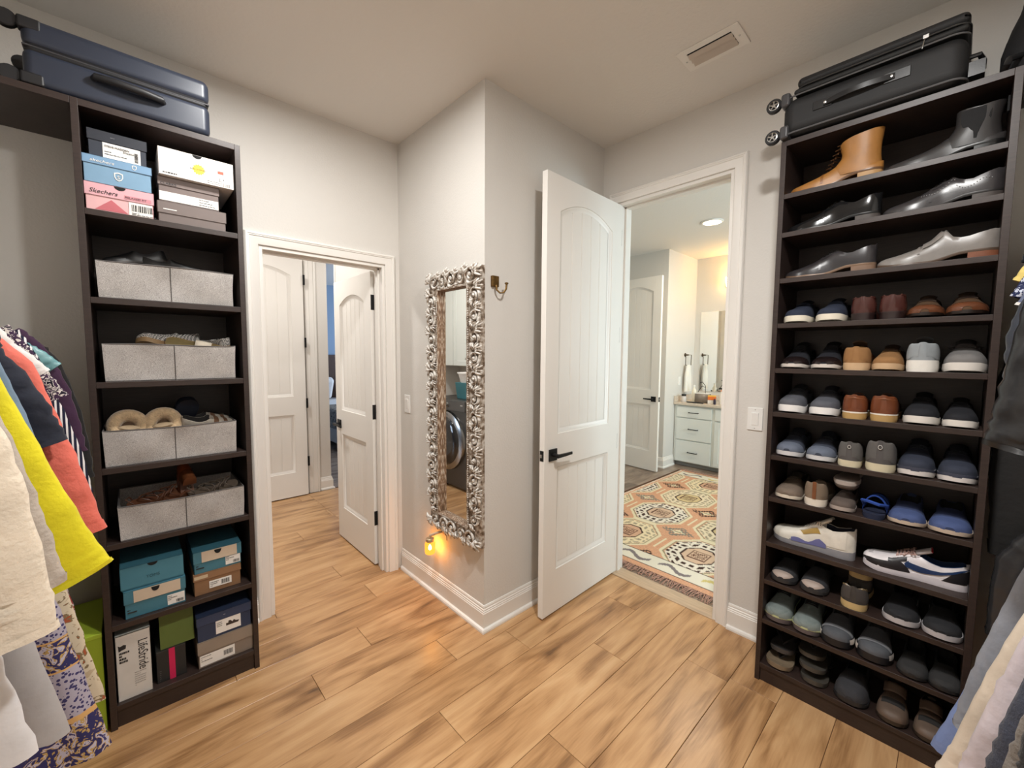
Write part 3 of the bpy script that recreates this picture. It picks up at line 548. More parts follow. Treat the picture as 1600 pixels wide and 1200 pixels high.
sticker(T_, -.034, .060, .012, .074); b_ = MB(); b_.prism([(-.022,-.004),(.024,-.004),(.028,.004),(.016,.006),(.008,.014),(.002,.006),(-.004,.015),(-.012,.016),(-.014,.006),(-.022,.008)], 'y', .0006, .001, M=Matrix.Translation((.026,0,.040))); b_.build('printed_sandal', card((58,48,44)), T_); lines(T_, -.030, .062, .02, 3, .008, .0004, seed=41); lines(T_, -.005, h1-.018, .05, 1, .01, -.0002, card((160,160,160)), seed=42)
# lime box on the floor beside the unit
G_ = thing('storage_box', 'lime green tall box on the floor left of the shelving unit', 'box', (-.205,2.20,0))
MB().box((-.085,-.02,0),(.085,.30,.40)).build('box_body', card((150,170,40)), G_, bevel=.002); MB().box((-.086,-.021,.385),(.086,.301,.402)).build('lid_rim', card((164,186,50)), G_, bevel=.002)
# ------------------------------------------------------------------ grey fabric bins
def linen(nt, b):
    tc = nn(nt,'ShaderNodeTexCoord'); n = nn(nt,'ShaderNodeTexNoise'); n.inputs['Scale'].default_value = 520; n.inputs['Detail'].default_value = 2; nt.links.new(tc.outputs['Object'], n.inputs['Vector'])
    n2 = nn(nt,'ShaderNodeTexNoise'); n2.inputs['Scale'].default_value = 14; nt.links.new(tc.outputs['Object'], n2.inputs['Vector'])
    a = nn(nt,'ShaderNodeMath',operation='MULTIPLY_ADD'); a.inputs[1].default_value = .25; nt.links.new(n2.outputs[0],a.inputs[0]); nt.links.new(n.outputs[0],a.inputs[2])
    nt.links.new(ramp(nt,a.outputs[0],[(.40,srgb(132,127,124)),(.62,srgb(174,169,165)),(.85,srgb(204,199,195))]), b.inputs['Base Color'])
    bp = nn(nt,'ShaderNodeBump'); bp.inputs['Strength'].default_value = .25; bp.inputs['Distance'].default_value = .001; nt.links.new(n.outputs[0],bp.inputs['Height']); nt.links.new(bp.outputs[0],b.inputs['Normal'])
M_LINEN = node_mat('grey_linen', linen, .9, .2); M_PIPE = mat('bin_piping', srgb(92,88,86), .8)
def bin_(label, ul, ur, v, zs, ht, front, seed):
    p0, p1 = un(ul,v,'y',front), un(ur,v,'y',front); hw = (p1.x-p0.x)/2; dp = .31
    B = thing('fabric_bin', label, 'bin', ((p0.x+p1.x)/2,front,zs), 0, 'grey fabric bins')
    r = random.Random(seed); ph = [r.uniform(0,6) for _ in range(4)]
    def bulge(s, z): return .006*math.sin(math.pi*s)*math.sin(math.pi*z)*math.sin(2*math.pi*abs(s-.5)*2+ph[0])+.004*math.sin(7*s+ph[1])*math.sin(math.pi*z)
    out = []
    for k in range(9):
        z = k/8; ring = []; fl = .004*z
        for i in range(16): s = i/16; ring.append((lerp(-hw-fl,hw+fl,s), bulge(s,z)-fl, z*ht+.003*math.sin(5*s+ph[2])*z))
        for i in range(6): s = i/6; ring.append((hw+fl+bulge(s,z)*.6, lerp(0,dp,s), z*ht))
        for i in range(8): s = i/8; ring.append((lerp(hw+fl,-hw-fl,s), dp, z*ht))
        for i in range(6): s = i/6; ring.append((-hw-fl-bulge(s,z)*.6, lerp(dp,0,s), z*ht))
        out.append(ring)
    inn = [[(x*.985, (y-dp/2)*.98+dp/2, max(z,.004)) for x,y,z in rg] for rg in out]
    b = MB(); b.loft(out+inn[::-1], True, True); b.build('fabric_body', M_LINEN, B, smooth=40)
    p = MB(); p.tube([(x*.993,(y-dp/2)*.992+dp/2,z) for x,y,z in out[-1]], .0028, 6, loop=True); p.build('rim_piping', M_PIPE, B, smooth=50)
    q = MB(); q.tube([(.0,bulge(.5,k/8)-.004*k/8-.0005,k/8*ht) for k in range(9)], .0018, 6); q.build('centre_seam', M_PIPE, B, smooth=50)
    e = MB(); e.tube([(x,y-.0005,.003) for x,y,z in out[0][:17]], .0016, 5); e.build('base_seam', M_PIPE, B)
    return B, hw
bin_('grey fabric bin with black shoes, topmost of the four bins', 153, 363, 440, LZ[5], .140, LY+.022, 1)
bin_('grey fabric bin with patterned shoes, second of the four from the top', 163, 367, 565, LZ[4], .142, LY+.020, 2)
bin_('grey fabric bin with furry slippers, third of the four from the top', 163, 369, 695, LZ[3], .138, LY+.018, 3)
bin_('grey fabric bin with strappy brown sandals, lowest of the four', 186, 381, 800, LZ[2], .134, LY+.014, 4)
# ------------------------------------------------------------------ shoes
_FK = {'round':([0,.012,.04,.09,.16,.25,.36,.46,.56,.66,.75,.83,.89,.935,.965,.988,1],[.16,.36,.54,.66,.715,.71,.68,.70,.80,.92,.98,.97,.90,.78,.64,.42,.22]),
       'point':([0,.012,.04,.09,.16,.25,.36,.46,.56,.66,.75,.83,.89,.935,.965,.988,1],[.16,.36,.54,.65,.695,.68,.63,.66,.79,.93,.97,.90,.76,.60,.45,.28,.15])}
_TS = [0,.012,.03,.055,.09,.13,.18,.24,.30,.36,.42,.47,.51,.55,.60,.66,.72,.78,.83,.875,.91,.94,.965,.985,1]
SNK = [(0,.052),(.06,.060),(.14,.055),(.24,.046),(.34,.050),(.42,.066),(.50,.068),(.60,.058),(.72,.046),(.84,.040),(.92,.035),(.97,.026),(1,.014)]
DRS = [(0,.066),(.06,.072),(.14,.064),(.24,.052),(.32,.056),(.40,.080),(.47,.084),(.56,.072),(.66,.054),(.78,.041),(.88,.033),(.95,.023),(1,.010)]
LOF = [(0,.060),(.06,.066),(.16,.058),(.28,.048),(.36,.062),(.42,.098),(.455,.098),(.54,.074),(.66,.054),(.78,.042),(.9,.032),(.97,.02),(1,.01)]
LOW = [(0,.046),(.06,.052),(.16,.044),(.28,.034),(.40,.038),(.48,.058),(.56,.056),(.66,.047),(.78,.040),(.88,.035),(.94,.029),(.975,.021),(1,.012)]
_HEEL = [False]      # heel-outward pairs: roomier heel, slimmer forefoot so neighbours do not touch
class Shoe:
    def __init__(s, L=.285, W=.102, toe='round', st=(.026,.022), heel=0, H=SNK, op=.44, welt=1.03, spring=.008):
        s.L, s.W, s.toe, s.st, s.heel, s.H, s.op, s.welt, s.spring = L, W, toe, st, heel, H, op, welt, spring
    def w(s, t): return float(np.interp(t, *_FK[s.toe]))*s.W/2*(lerp(1.26,.90,smst((t-.08)/.45)) if _HEEL[0] else 1)
    def h(s, t):
        q = lambda t: float(np.interp(t, [a for a,_ in s.H], [c for _,c in s.H]))
        return q(t)+(q(.06)*1.06-q(0))*(1-smst(t/.06))
    def zb(s, t):
        hl = s.heel*(1-smst((t-.26)/.30)); return hl+s.spring*smst((t-.78)/.22)**2
    def zt(s, t): return s.zb(t)+float(np.interp(t,[0,.35,.6,1],[s.st[0],(s.st[0]+s.st[1])/2,s.st[1],s.st[1]*.95]))
    def x(s, t): return (t-.5)*s.L
    def yc(s, t): return .006*math.sin(math.pi*t*1.0)*0
    def pt(s, t, c):
        w_, h_, z0 = s.w(t), s.h(t), s.zt(t)
        def closed(c):
            th = math.pi*c/12; cs, sn = math.cos(th), math.sin(th)
            e_ = lerp(.55,.72,smst((t-.02)/.12)); return (math.copysign(abs(cs)**.75,cs)*w_, h_*abs(sn)**e_)
        oy = [1,1.03,1.0,.90,.80,.66,0,-.66,-.80,-.90,-1.0,-1.03,-1]; fl = .18
        oz = [0,.34,.68,.96,.98,fl+.05,fl,fl+.05,.98,.96,.68,.34,0]
        if s.op and t < s.op+.05:
            b = smst((t-(s.op-.03))/.07) if t > .2 else 1-smst((t-.02)/.03)
        else: b = 1
        i = min(int(c),11); f = c-i
        if b >= 1: y, z = closed(c)
        else:
            a = (lerp(oy[i],oy[i+1],f)*w_, lerp(oz[i],oz[i+1],f)*h_); k = closed(c); y, z = lerp(a[0],k[0],b), lerp(a[1],k[1],b)
        return V(s.x(t), y, z0+z)
    def upper(s):
        u, l = MB(), MB(); n = 13; P = [[s.pt(t,c) for c in range(n)] for t in _TS]
        vs = [p for r in P for p in r]; uf, lf = [], []
        for i in range(len(_TS)-1):
            for j in range(n-1):
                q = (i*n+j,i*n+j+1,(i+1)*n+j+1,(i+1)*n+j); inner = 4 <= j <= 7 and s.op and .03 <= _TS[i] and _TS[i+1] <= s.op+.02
                (lf if inner else uf).append(q)
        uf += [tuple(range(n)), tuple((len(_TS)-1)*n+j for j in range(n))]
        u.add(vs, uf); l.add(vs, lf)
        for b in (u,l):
            used = sorted({i for f in b.f for i in f}); mp = {o:k for k,o in enumerate(used)}; b.v = [b.v[i] for i in used]; b.f = [tuple(mp[i] for i in f) for f in b.f]
        return u, l
    def sole(s, t0=0, t1=1, dz=0, grow=None):
        b = MB(); rings = []; g = grow or s.welt
        for t in _TS:
            if t < t0-1e-6 or t > t1+1e-6: continue
            w_ = s.w(t)*g; e = .004 if t < .5 else -.0; x = s.x(t)*(1+.018*(g-.95))
            zb, zt = s.zb(t)+dz, s.zt(t)+.003
            rings.append([(x,-w_*.96,zb),(x,-w_*1.02,zb+(zt-zb)*.35),(x,-w_,zt),(x,w_,zt),(x,w_*1.02,zb+(zt-zb)*.35),(x,w_*.96,zb)])
        b.loft(rings); return b
    def block(s, t1=.27):
        b = MB(); rings = []
        for t in [q for q in _TS if q <= t1]:
            w_ = s.w(t)*1.02; rings.append([(s.x(t),-w_*.97,0),(s.x(t),-w_,s.zb(t)+.002),(s.x(t),w_,s.zb(t)+.002),(s.x(t),w_*.97,0)])
        b.loft(rings); return b
    def patch(s, t0, t1, c0, c1, off=.0014, nt=10, nc=10, shape=None):
        b = MB(); G = []
        for i in range(nt+1):
            r = []
            for j in range(nc+1):
                u_, v_ = i/nt, j/nc; t, c = lerp(t0,t1,u_), lerp(c0,c1,v_)
                if shape: t, c = shape(t,c,u_,v_)
                t = min(max(t,0),1); p = s.pt(t,min(max(c,0),12)); ax = V(p.x-(.02 if t > .9 else 0)+(.02 if t < .08 else 0),0,s.zt(t)+.35*s.h(t)); d = p-ax
                r.append(p+d.normalized()*off)
            G.append(r)
        b.loft(G, False, False); return b
    def laces(s, n=5, t0=None, dt=.034, half=1.9, r=.0024, bow=False):
        b = MB(); t0 = t0 or s.op+.015
        for k in range(n):
            for sg in (1,-1):
                P = []
                for i in range(7):
                    u_ = i/6; t = t0+dt*k+sg*dt*.5*(u_-.5); p = s.pt(t,6-half+2*half*u_); P.append(p+V(-.001,0,.0035))
                b.tube(P, r, 5)
        if bow:
            p = s.pt(t0,6)+V(0,0,.006)
            for sg in (1,-1):
                b.tube([p,p+V(.005,sg*.02,.010),p+V(.0,sg*.042,.004),p+V(.012,sg*.034,-.002),p], r, 5); b.tube([p,p+V(.02,sg*.02,.0),p+V(.034,sg*.036,-.012)], r, 5)
        return b
    def tongue(s, up=.018, half=.021, back=.05):
        b = MB(); G = []
        for i in range(6):
            u_ = i/5; p = s.pt(s.op+.05,6); rr = []
            for j in range(7):
                q = (j/6-.5)*2; rr.append(p+V(-back*u_-.0, q*half*(1+.15*u_), up*u_-.008*q*q+.002))
            G.append(rr)
        b.loft(G, False, False); return b
SHOE_MESH = {}
def shoe_parts(key, build):
    """build() -> list of (name, MB, material, smooth angle, solidify) once per kind; copies share the mesh"""
    if key not in SHOE_MESH:
        out = []
        for it in build():
            nm, b, m, sm = it[:4]; sol = it[4] if len(it) > 4 else 0
            o = b.build(nm, m, None, smooth=sm); me = o.data; bpy.data.objects.remove(o); out.append((nm, me, sol))
        SHOE_MESH[key] = out
    return SHOE_MESH[key]
def put_shoe(name, label, cat, parts, loc, rz, group, mirror=False, rot=None, scale=1, sy=1, sz=1):
    t = thing(name, label, cat, loc, rz, group, rot=rot)
    for nm, me, sol in parts:
        o = inst(nm, me, t, scale=(scale,(-scale if mirror else scale)*sy,scale*sz))
        if nm in ('brogue_holes','vent_holes','lock_holes'): o['kind'] = 'stuff'
        if sol: sd = o.modifiers.new('solid','SOLIDIFY'); sd.thickness = sol; sd.offset = 0
    return t
def dim(rgb): return rgb if min(rgb) > 190 else tuple(int(c*.84) for c in rgb)
def lea(rgb, rough=.35, nm=None):
    rgb = dim(rgb); return mat(nm or 'leather_%d_%d_%d_%d'%(*rgb,int(rough*100)), srgb(*rgb), rough, bump=.02, bscale=300, var=.12, vscale=25)
def fab(rgb, rough=.85):
    rgb = dim(rgb); return mat('canvas_%d_%d_%d'%rgb, srgb(*rgb), rough, bump=.25, bscale=700, var=.08, vscale=40)
def rub(rgb, rough=.5): return mat('rubber_%d_%d_%d'%rgb, srgb(*rgb), rough, var=.05, vscale=30)
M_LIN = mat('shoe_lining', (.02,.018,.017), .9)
def generic(S_, up, sole, lin=None, lace=None, tongue=None, cap=None, counter=None, extra=(), bow=False, nl=5, smooth=50):
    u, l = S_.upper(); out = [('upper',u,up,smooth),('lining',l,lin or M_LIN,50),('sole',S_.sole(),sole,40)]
    if S_.heel: out.append(('heel_block',S_.block(),sole,40))
    if tongue: out.append(('tongue',S_.tongue(),tongue,50,.004))
    if lace: out.append(('laces',S_.laces(nl,bow=bow),lace,50))
    if cap: out.append(('toe_cap',S_.patch(.80,1,.35,11.65),cap,50))
    if counter: out.append(('heel_counter',S_.patch(.0,.20,.3,11.7 if False else 4.0) ,counter,50)); out.append(('heel_counter',S_.patch(.0,.20,8.0,11.7),counter,50))
    return out+list(extra)
def ypx(u, z, x=SX+.035):
    v = 600.
    for _ in range(5): p = un(u,v,'x',x); v = pj((x,p.y,z))[1]
    return un(u,v,'x',x).y
GRP = 'shoes on the shoe rack'
def pair(key, build, spans, z, name, labels, face='toe', L=.285, mirror=(False,True), cat='shoe', dx=.006, rzj=(0,0), scale=None, W=.102, sz=1.2):
    _HEEL[0] = face == 'heel'; parts = shoe_parts(key+face, build); _HEEL[0] = False
    for k, ((u0,u1),lb) in enumerate(zip(spans,labels)):
        ya, yb_ = ypx(u0,z), ypx(u1,z); y = (ya+yb_)/2; sc_ = scale or min(1.0,max(.8,abs(ya-yb_)/W))
        rz = math.pi if face == 'toe' else 0
        sy = 1.0
        if face == 'heel': sy = min(1.04,abs(ya-yb_)/(W*.93*sc_))
        put_shoe(name, lb, cat, parts, (SX+dx+L*sc_/2,y,z), rz+rzj[k], GRP, mirror[k], scale=sc_, sy=sy, sz=sz if face == 'heel' else 1.0)
def side(key, build, u0, u1, z, name, label, L, x=SX+.075, cat='shoe', rzj=0):
    parts = shoe_parts(key, build); y0, y1 = ypx(u0,z,x-.045), ypx(u1,z,x-.045); sc_ = abs(y0-y1)/L
    put_shoe(name, label, cat, parts, (x,(y0+y1)/2,z), math.pi/2+rzj, GRP, scale=min(sc_,1.12))
# --- row 1: two boots seen from the side
def tan_boot():
    S_ = Shoe(.30,.10,'point',(.008,.007),.026,[(0,.026),(.1,.028),(.2,.042),(.34,.070),(.46,.074),(.56,.062),(.68,.046),(.80,.036),(.9,.028),(.96,.02),(1,.01)],0)
    u, l = S_.upper(); lt = lea((186,128,62),.45); sf = MB(); rings = []
    for k in range(9):
        q = k/8; z = .036+.138*q; x0, x1 = -.149+.008*math.sin(3*q), lerp(.016,-.018,smst(q*1.6))+.005*math.sin(9*q); hw = lerp(.036,.043,q)
        rings.append([((x0+x1)/2+(x1-x0)/2*math.copysign(abs(math.cos(a))**.8,math.cos(a)), hw*math.sin(a), z+(.012*math.cos(a+math.pi) if k == 8 else 0)) for a in [6.2832*j/24 for j in range(24)]])
    inn = [[((x+.083)*.93-.083,y*.9,z) for x,y,z in r] for r in rings]
    sf.loft(rings, True, False); li = MB().loft([rings[-1]]+inn[::-1][:6], True, False)
    la = MB()
    for k in range(7):
        z = .06+.016*k; x = lerp(.028,-.014,k/6.); la.tube([(x-.012,-.022,z),(x,-.008,z+.003),(x,.010,z+.005),(x-.012,.022,z+.004)], .0022, 5); la.tube([(x-.012,.024,z),(x-.002,.012,z+.004),(x+.006,.018,z)], .002, 5)
    return [('upper',u,lt,50),('shaft',sf,lt,50),('lining',li,M_LIN,50),('sole',S_.sole(),lea((120,82,48)),40),('heel_block',S_.block(),lea((206,160,104),.5),40),('laces',la,lea((90,56,28)),50),('toe_seam',S_.patch(.60,.63,.5,11.5,.0018),lea((150,98,46)),50)]
side('tan_boot', tan_boot, 1231, 1377, RZ[11], 'ankle_boot', 'tan leather lace-up ankle boot on the top shelf of the shoe rack', .30)
def chelsea():
    S_ = Shoe(.30,.10,'point',(.008,.006),.022,[(0,.026),(.1,.028),(.2,.042),(.34,.068),(.46,.070),(.56,.056),(.68,.042),(.80,.034),(.9,.027),(.96,.02),(1,.01)],0)
    u, l = S_.upper(); lt = lea((62,60,60),.38); sf = MB(); rings = []
    for k in range(9):
        q = k/8; z = .034+.116*q; x0, x1 = -.149+.012*math.sin(3*q), lerp(.012,-.030,smst(q*1.5)); hw = lerp(.036,.044,q)
        rings.append([((x0+x1)/2+(x1-x0)/2*math.copysign(abs(math.cos(a))**.8,math.cos(a)), hw*math.sin(a), z+(.010*abs(math.cos(a))*q)) for a in [6.2832*j/24 for j in range(24)]])
    sf.loft(rings, True, False); li = MB().loft([rings[-1]]+[[((x+.083)*.93-.083,y*.9,z) for x,y,z in r] for r in rings[::-1][:6]], True, False)
    els = []
    for sg in (1,-1):
        el = MB(); els.append(('elastic_panel',el,fab((26,26,28)),50)); G = []
        for k in range(9):
            q = k/8; z = .050+.098*q; hw = lerp(.0375,.0455,q); wd = lerp(.012,.036,smst(q*1.5)); G.append([(-.078+wd*s_,sg*(hw-.006*abs(s_)**2),z) for s_ in (-1,-.5,0,.5,1)])
        el.loft(G, False, False)
    return [('upper',u,lt,50),('shaft',sf,lt,50),('lining',li,M_LIN,50),*els,('sole',S_.sole(),lea((20,20,21)),40),('heel_block',S_.block(),lea((18,18,19)),40),('pull_tab',MB().box((-.152,-.012,.12),(-.147,.012,.17)),fab((24,24,26)),30)]
side('chelsea', chelsea, 1382, 1572, RZ[11], 'chelsea_boot', 'black leather pull-on boot with elastic sides on the top shelf', .30)
# --- rows 2 and 3: dress shoes from the side
def dress(up, sole, heelc, rough=.2, brogue=False, lace=True, H=DRS, loafer=False):
    S_ = Shoe(.30,.10,'point',(.007,.006),.022,H,.42)
    lt = lea(up,rough); ex = [('facing',S_.patch(.36,.58,3.2,4.9,.0016),lt,50),('facing',S_.patch(.36,.58,7.1,8.8,.0016),lt,50),('vamp_seam',S_.patch(.56,.585,.5,11.5,.0018),lt,50)]
    if brogue:
        d = MB()
        for sd in (1,-1):
            for k in range(26):
                t = .10+.022*k; c = 1.7+.8*math.sin(k*.55)*.5+(.6 if k > 12 else 0); p = S_.pt(t, c if sd > 0 else 12-c); n_ = V(0,sd,.3).normalized(); d.lathe([(.0016,0),(.0012,.001)], (0,0,0), 5, M=Matrix.Translation(p+n_*.0018) @ Vector((0,0,1)).rotation_difference(n_).to_matrix().to_4x4())
        ex.append(('brogue_holes',d,mat('perforation',(.3,.3,.3),.5),None))
    if loafer:
        ex = [('apron_strap',S_.patch(.44,.60,2.6,9.4,.004),lt,50),('apron_seam',S_.patch(.62,.64,1.5,10.5,.0022),lt,50)]
        ex.append(('apron_seam',S_.patch(.40,.62,3.4,3.7,.0022),lt,50)); ex.append(('apron_seam',S_.patch(.40,.62,8.3,8.6,.0022),lt,50))
    return generic(S_, lt, lea(sole,.4), lace=lea((20,20,20)) if lace else None, extra=ex, counter=lt, nl=4)[:3]+[('heel_block',S_.block(),lea(heelc,.45),40)]+ex+([('laces',S_.laces(4),lea((18,18,19)),50)] if lace else [])
side('patent', lambda: dress((30,30,32),(20,20,21),(84,76,72),.14), 1226, 1374, RZ[10], 'oxford_shoe', 'glossy black patent oxford, left shoe of the second shelf', .30)
side('brogue', lambda: dress((66,63,64),(50,48,48),(90,82,78),.30,True), 1377, 1570, RZ[10], 'brogue_shoe', 'black leather brogue with punched holes, right shoe of the second shelf', .30)
side('derby', lambda: dress((58,54,56),(150,120,96),(150,120,98),.3), 1223, 1366, RZ[9], 'derby_shoe', 'charcoal leather derby with tan sole, left shoe of the third shelf', .30)
side('loafer', lambda: dress((150,144,138),(104,84,70),(150,92,66),.35,False,False,LOF,True), 1368, 1564, RZ[9], 'loafer', 'pale grey loafer with reddish brown heel, right shoe of the third shelf', .30)
# --- rows of pairs facing out
def snk(up, sole, lace, tong=None, H=SNK, st=(.026,.022), cap=None, toe='round', smooth=50, bow=False, up_m=None, nl=5, foxing=None):
    def f():
        S_ = Shoe(.285,.102,toe,st,0,H,.42); m = up_m or fab(up); ex = []
        ex.append(('eyelet_panel',S_.patch(.40,.62,3.6,4.8,.0018),m,50)); ex.append(('eyelet_panel',S_.patch(.40,.62,7.2,8.4,.0018),m,50))
        if foxing: ex.append(('foxing_line',S_.sole(grow=S_.welt*1.012,dz=st[1]*.55),rub(foxing),40))
        return generic(S_, m, rub(sole), lace=fab(lace) if lace else None, tongue=fab(tong or tuple(int(c*.55) for c in up)), cap=cap, counter=m, extra=ex, bow=bow, nl=nl)
    return f
def lr(what): return ['left shoe of '+what, 'right shoe of '+what]
z = RZ[8]
pair('navy_cream', snk((40,48,70),(222,214,196),(34,40,60)), [(1220,1270),(1271,1323)], z, 'canvas_sneaker', lr('the navy canvas pair with thick cream soles on the fourth shelf'))
def loafer_b(): 
    S_ = Shoe(.28,.1,'round',(.008,.007),.018,[(0,.058),(.06,.064),(.16,.056),(.28,.044),(.40,.046),(.48,.060),(.56,.056),(.7,.046),(.85,.036),(.94,.028),(1,.012)],.44); lt = lea((84,46,40),.25)
    return generic(S_, lt, lea((44,26,24),.4), counter=lt, extra=[('collar_roll',MB().tube([S_.pt(t,c)+V(0,0,.002) for t,c in [(.42,3.2),(.34,3.2),(.25,3.2),(.16,3.2),(.09,3.2),(.05,3.6),(.035,6),(.05,8.4),(.09,8.8),(.16,8.8),(.25,8.8),(.34,8.8),(.42,8.8)]], .005, 6),lt,50)])
pair('burgundy', loafer_b, [(1328,1369),(1371,1417)], z, 'leather_loafer', lr('the burgundy leather loafers, heels outward, on the fourth shelf'), 'heel', .28)
def brown_dress():
    S_ = Shoe(.285,.104,'round',(.008,.010),.016,SNK,.42); lt = lea((116,70,46),.25); tw = fab((98,70,44))
    return generic(S_, tw, lea((36,24,18),.4), cap=lt, lace=fab((60,40,26)), tongue=tw, counter=lt, extra=[('toe_rand',S_.patch(.66,1,.1,2.4,.002),lt,50),('toe_rand',S_.patch(.66,1,9.6,11.9,.002),lt,50)])
pair('browndress', brown_dress, [(1416,1475),(1477,1545)], z, 'cap_toe_shoe', lr('the brown cap-toe leather pair at the right of the fourth shelf'))
z = RZ[7]
pair('blackwhite1', snk((26,27,36),(206,198,190),(26,26,32),st=(.012,.012),cap=lea((40,30,30),.18),H=DRS), [(1217,1262),(1263,1315)], z, 'casual_shoe', lr('the near-black thin-soled pair at the left of the fifth shelf'))
tan_f = snk((172,124,76),(196,164,128),(92,66,44),(92,66,44),st=(.024,.022))
pair('tan_snk', tan_f, [(1315,1361)], z, 'suede_sneaker', ['tan suede sneaker with its heel outward on the fifth shelf'], 'heel')
pair('tan_snk', tan_f, [(1360,1412)], z, 'suede_sneaker', ['tan suede sneaker with its toe outward on the fifth shelf'], 'toe')
pair('gray_heel', snk((168,174,178),(226,222,214),(140,144,148),st=(.036,.03)), [(1413,1468)], z, 'canvas_sneaker', ['pale blue-grey sneaker with heel outward beside the grey laced one'], 'heel')
pair('gray_toe', snk((138,134,132),(218,212,204),(120,112,112),st=(.026,.024),bow=True), [(1470,1545)], z, 'canvas_sneaker', ['grey laced sneaker with white sole at the right end of the fifth shelf'], 'toe', scale=1.05)
z = RZ[6]
pair('gray_white', snk((100,102,110),(232,230,228),(60,62,70),(50,50,58),st=(.028,.026)), [(1211,1259),(1260,1312)], z, 'canvas_sneaker', lr('the mid-grey sneakers with bright white soles on the sixth shelf'))
def boat():
    S_ = Shoe(.28,.1,'round',(.022,.020),0,[(0,.056),(.06,.060),(.16,.052),(.28,.044),(.40,.046),(.48,.060),(.58,.056),(.7,.048),(.85,.042),(.94,.032),(1,.014)],.44); lt = lea((130,72,44),.28)
    cr = MB().tube([S_.pt(t,c)+V(-.001 if t < .06 else 0,(.002 if c < 6 else -.002),-.010) for t,c in [(.42,3.0),(.34,3.0),(.25,3.0),(.16,3.0),(.09,3.0),(.05,3.2),(.0,4.5),(.0,7.5),(.05,8.8),(.09,9),(.16,9),(.25,9),(.34,9),(.42,9)]], .0026, 6)
    return generic(S_, lt, rub((176,142,90)), lace=lea((96,60,40)), counter=lt, extra=[('rawhide_lace',cr,lea((150,92,60)),50),('foxing_line',S_.sole(grow=1.045,dz=.020),rub((228,222,212)),40)], nl=2)
pair('boat', boat, [(1314,1356),(1357,1404)], z, 'boat_shoe', lr('the brown leather boat shoes, heels outward, on the sixth shelf'), 'heel', .28, sz=1.4)
pair('black_white2', snk((28,29,36),(222,216,208),(24,24,30),st=(.026,.024)), [(1409,1468),(1471,1529)], z, 'slip_on_shoe', lr('the black pair with white soles at the right of the sixth shelf'))
z = RZ[5]
pair('slate', snk((70,76,92),(206,206,208),(40,42,52),(40,44,56),st=(.018,.016),cap=fab((120,128,146))), [(1210,1254),(1256,1306)], z, 'running_shoe', lr('the slate-blue trainers at the left of the seventh shelf'))
def slip_gray():
    S_ = Shoe(.28,.1,'round',(.020,.018),0,[(0,.064),(.06,.068),(.16,.056),(.28,.044),(.40,.046),(.48,.062),(.58,.056),(.7,.048),(.85,.042),(.94,.032),(1,.014)],.44); f_ = fab((98,94,92))
    lg = MB().tube([S_.pt(0,6)+V(-.003,.006*math.cos(a),-.02+.006*math.sin(a)) for a in [6.2832*k/12 for k in range(12)]], .0012, 5, loop=True)
    return generic(S_, f_, rub((206,196,168)), counter=fab((110,106,104)), extra=[('heel_badge',lg,rub((190,186,182)),50)])
pair('slip_gray', slip_gray, [(1307,1348),(1349,1401)], z, 'slip_on_shoe', lr('the grey slip-ons with cream soles, heels outward, on the seventh shelf'), 'heel', .28, sz=1.38)
pair('navy_w', snk((54,60,78),(214,208,204),(36,40,52),(30,34,46),st=(.030,.026),foxing=(60,64,80)), [(1400,1461),(1463,1528)], z, 'skate_shoe', lr('the navy skate pair at the right of the seventh shelf'))
z = RZ[4]
pair('beige_toe', snk((134,116,98),(216,206,190),(96,84,72),st=(.014,.012),H=LOW,cap=fab((140,122,106))), [(1208,1253)], z, 'slip_on_shoe', ['beige slip-on with toe outward at the left end of the eighth shelf'])
def beige_heel():
    S_ = Shoe(.28,.096,'round',(.026,.022),0,[(0,.064),(.06,.068),(.16,.056),(.28,.044),(.40,.046),(.48,.062),(.58,.056),(.7,.048),(.85,.042),(.94,.032),(1,.014)],.44); f_ = fab((150,130,110)); tb = MB().box((-.1435,-.007,.030),(-.139,.007,.098))
    return generic(S_, f_, rub((224,214,200)), counter=f_, extra=[('heel_tab',tb,lea((142,88,54)),30)])
pair('beige_heel', beige_heel, [(1254,1294)], z, 'slip_on_shoe', ['beige slip-on with brown heel tab, heel outward, on the eighth shelf'], 'heel', .28)
stk = snk((112,98,90),(168,156,148),(90,80,74),st=(.018,.016),H=LOW)
pair('taupe', stk, [(1295,1336)], z, 'slip_on_shoe', ['taupe slip-on under an upturned shoe on the eighth shelf'], scale=.82)
p_ = shoe_parts('taupetoe', stk); put_shoe('slip_on_shoe', 'upturned taupe slip-on lying sole up on its mate, eighth shelf', 'shoe', p_, (SX+.14,ypx(1318,z),z+.128), 0, GRP, rot=(math.pi,0,math.pi), scale=.82)
def blue_sandal():
    S_ = Shoe(.27,.09,'round',(.016,.014),0,LOW,0); bl = fab((44,84,180)); sts = []
    for x0, hgt in ((.03,.048),(-.055,.060)):
        G = []; st_ = MB(); sts.append(('strap',st_,bl,50,.004))
        for k in range(13):
            a = math.pi*k/12; G.append([(x0+dx_,.043*math.cos(a)*1.02,.012+hgt*math.sin(a)) for dx_ in (-.018,0,.018)])
        st_.loft(G, False, False)
    b = MB().tube([(-.06,.04,.03),(-.10,.045,.055),(-.125,.02,.06),(-.13,-.02,.055),(-.10,-.045,.05),(-.06,-.04,.03)], .006, 6)
    return [('sole',S_.sole(),fab((30,40,70)),40),*sts,('heel_strap',b,bl,50)]
pair('blue_sandal', blue_sandal, [(1344,1386)], z, 'sport_sandal', ['bright blue strapped sandal between taupe slip-on and blue slippers'], 'heel', .27, scale=.9)
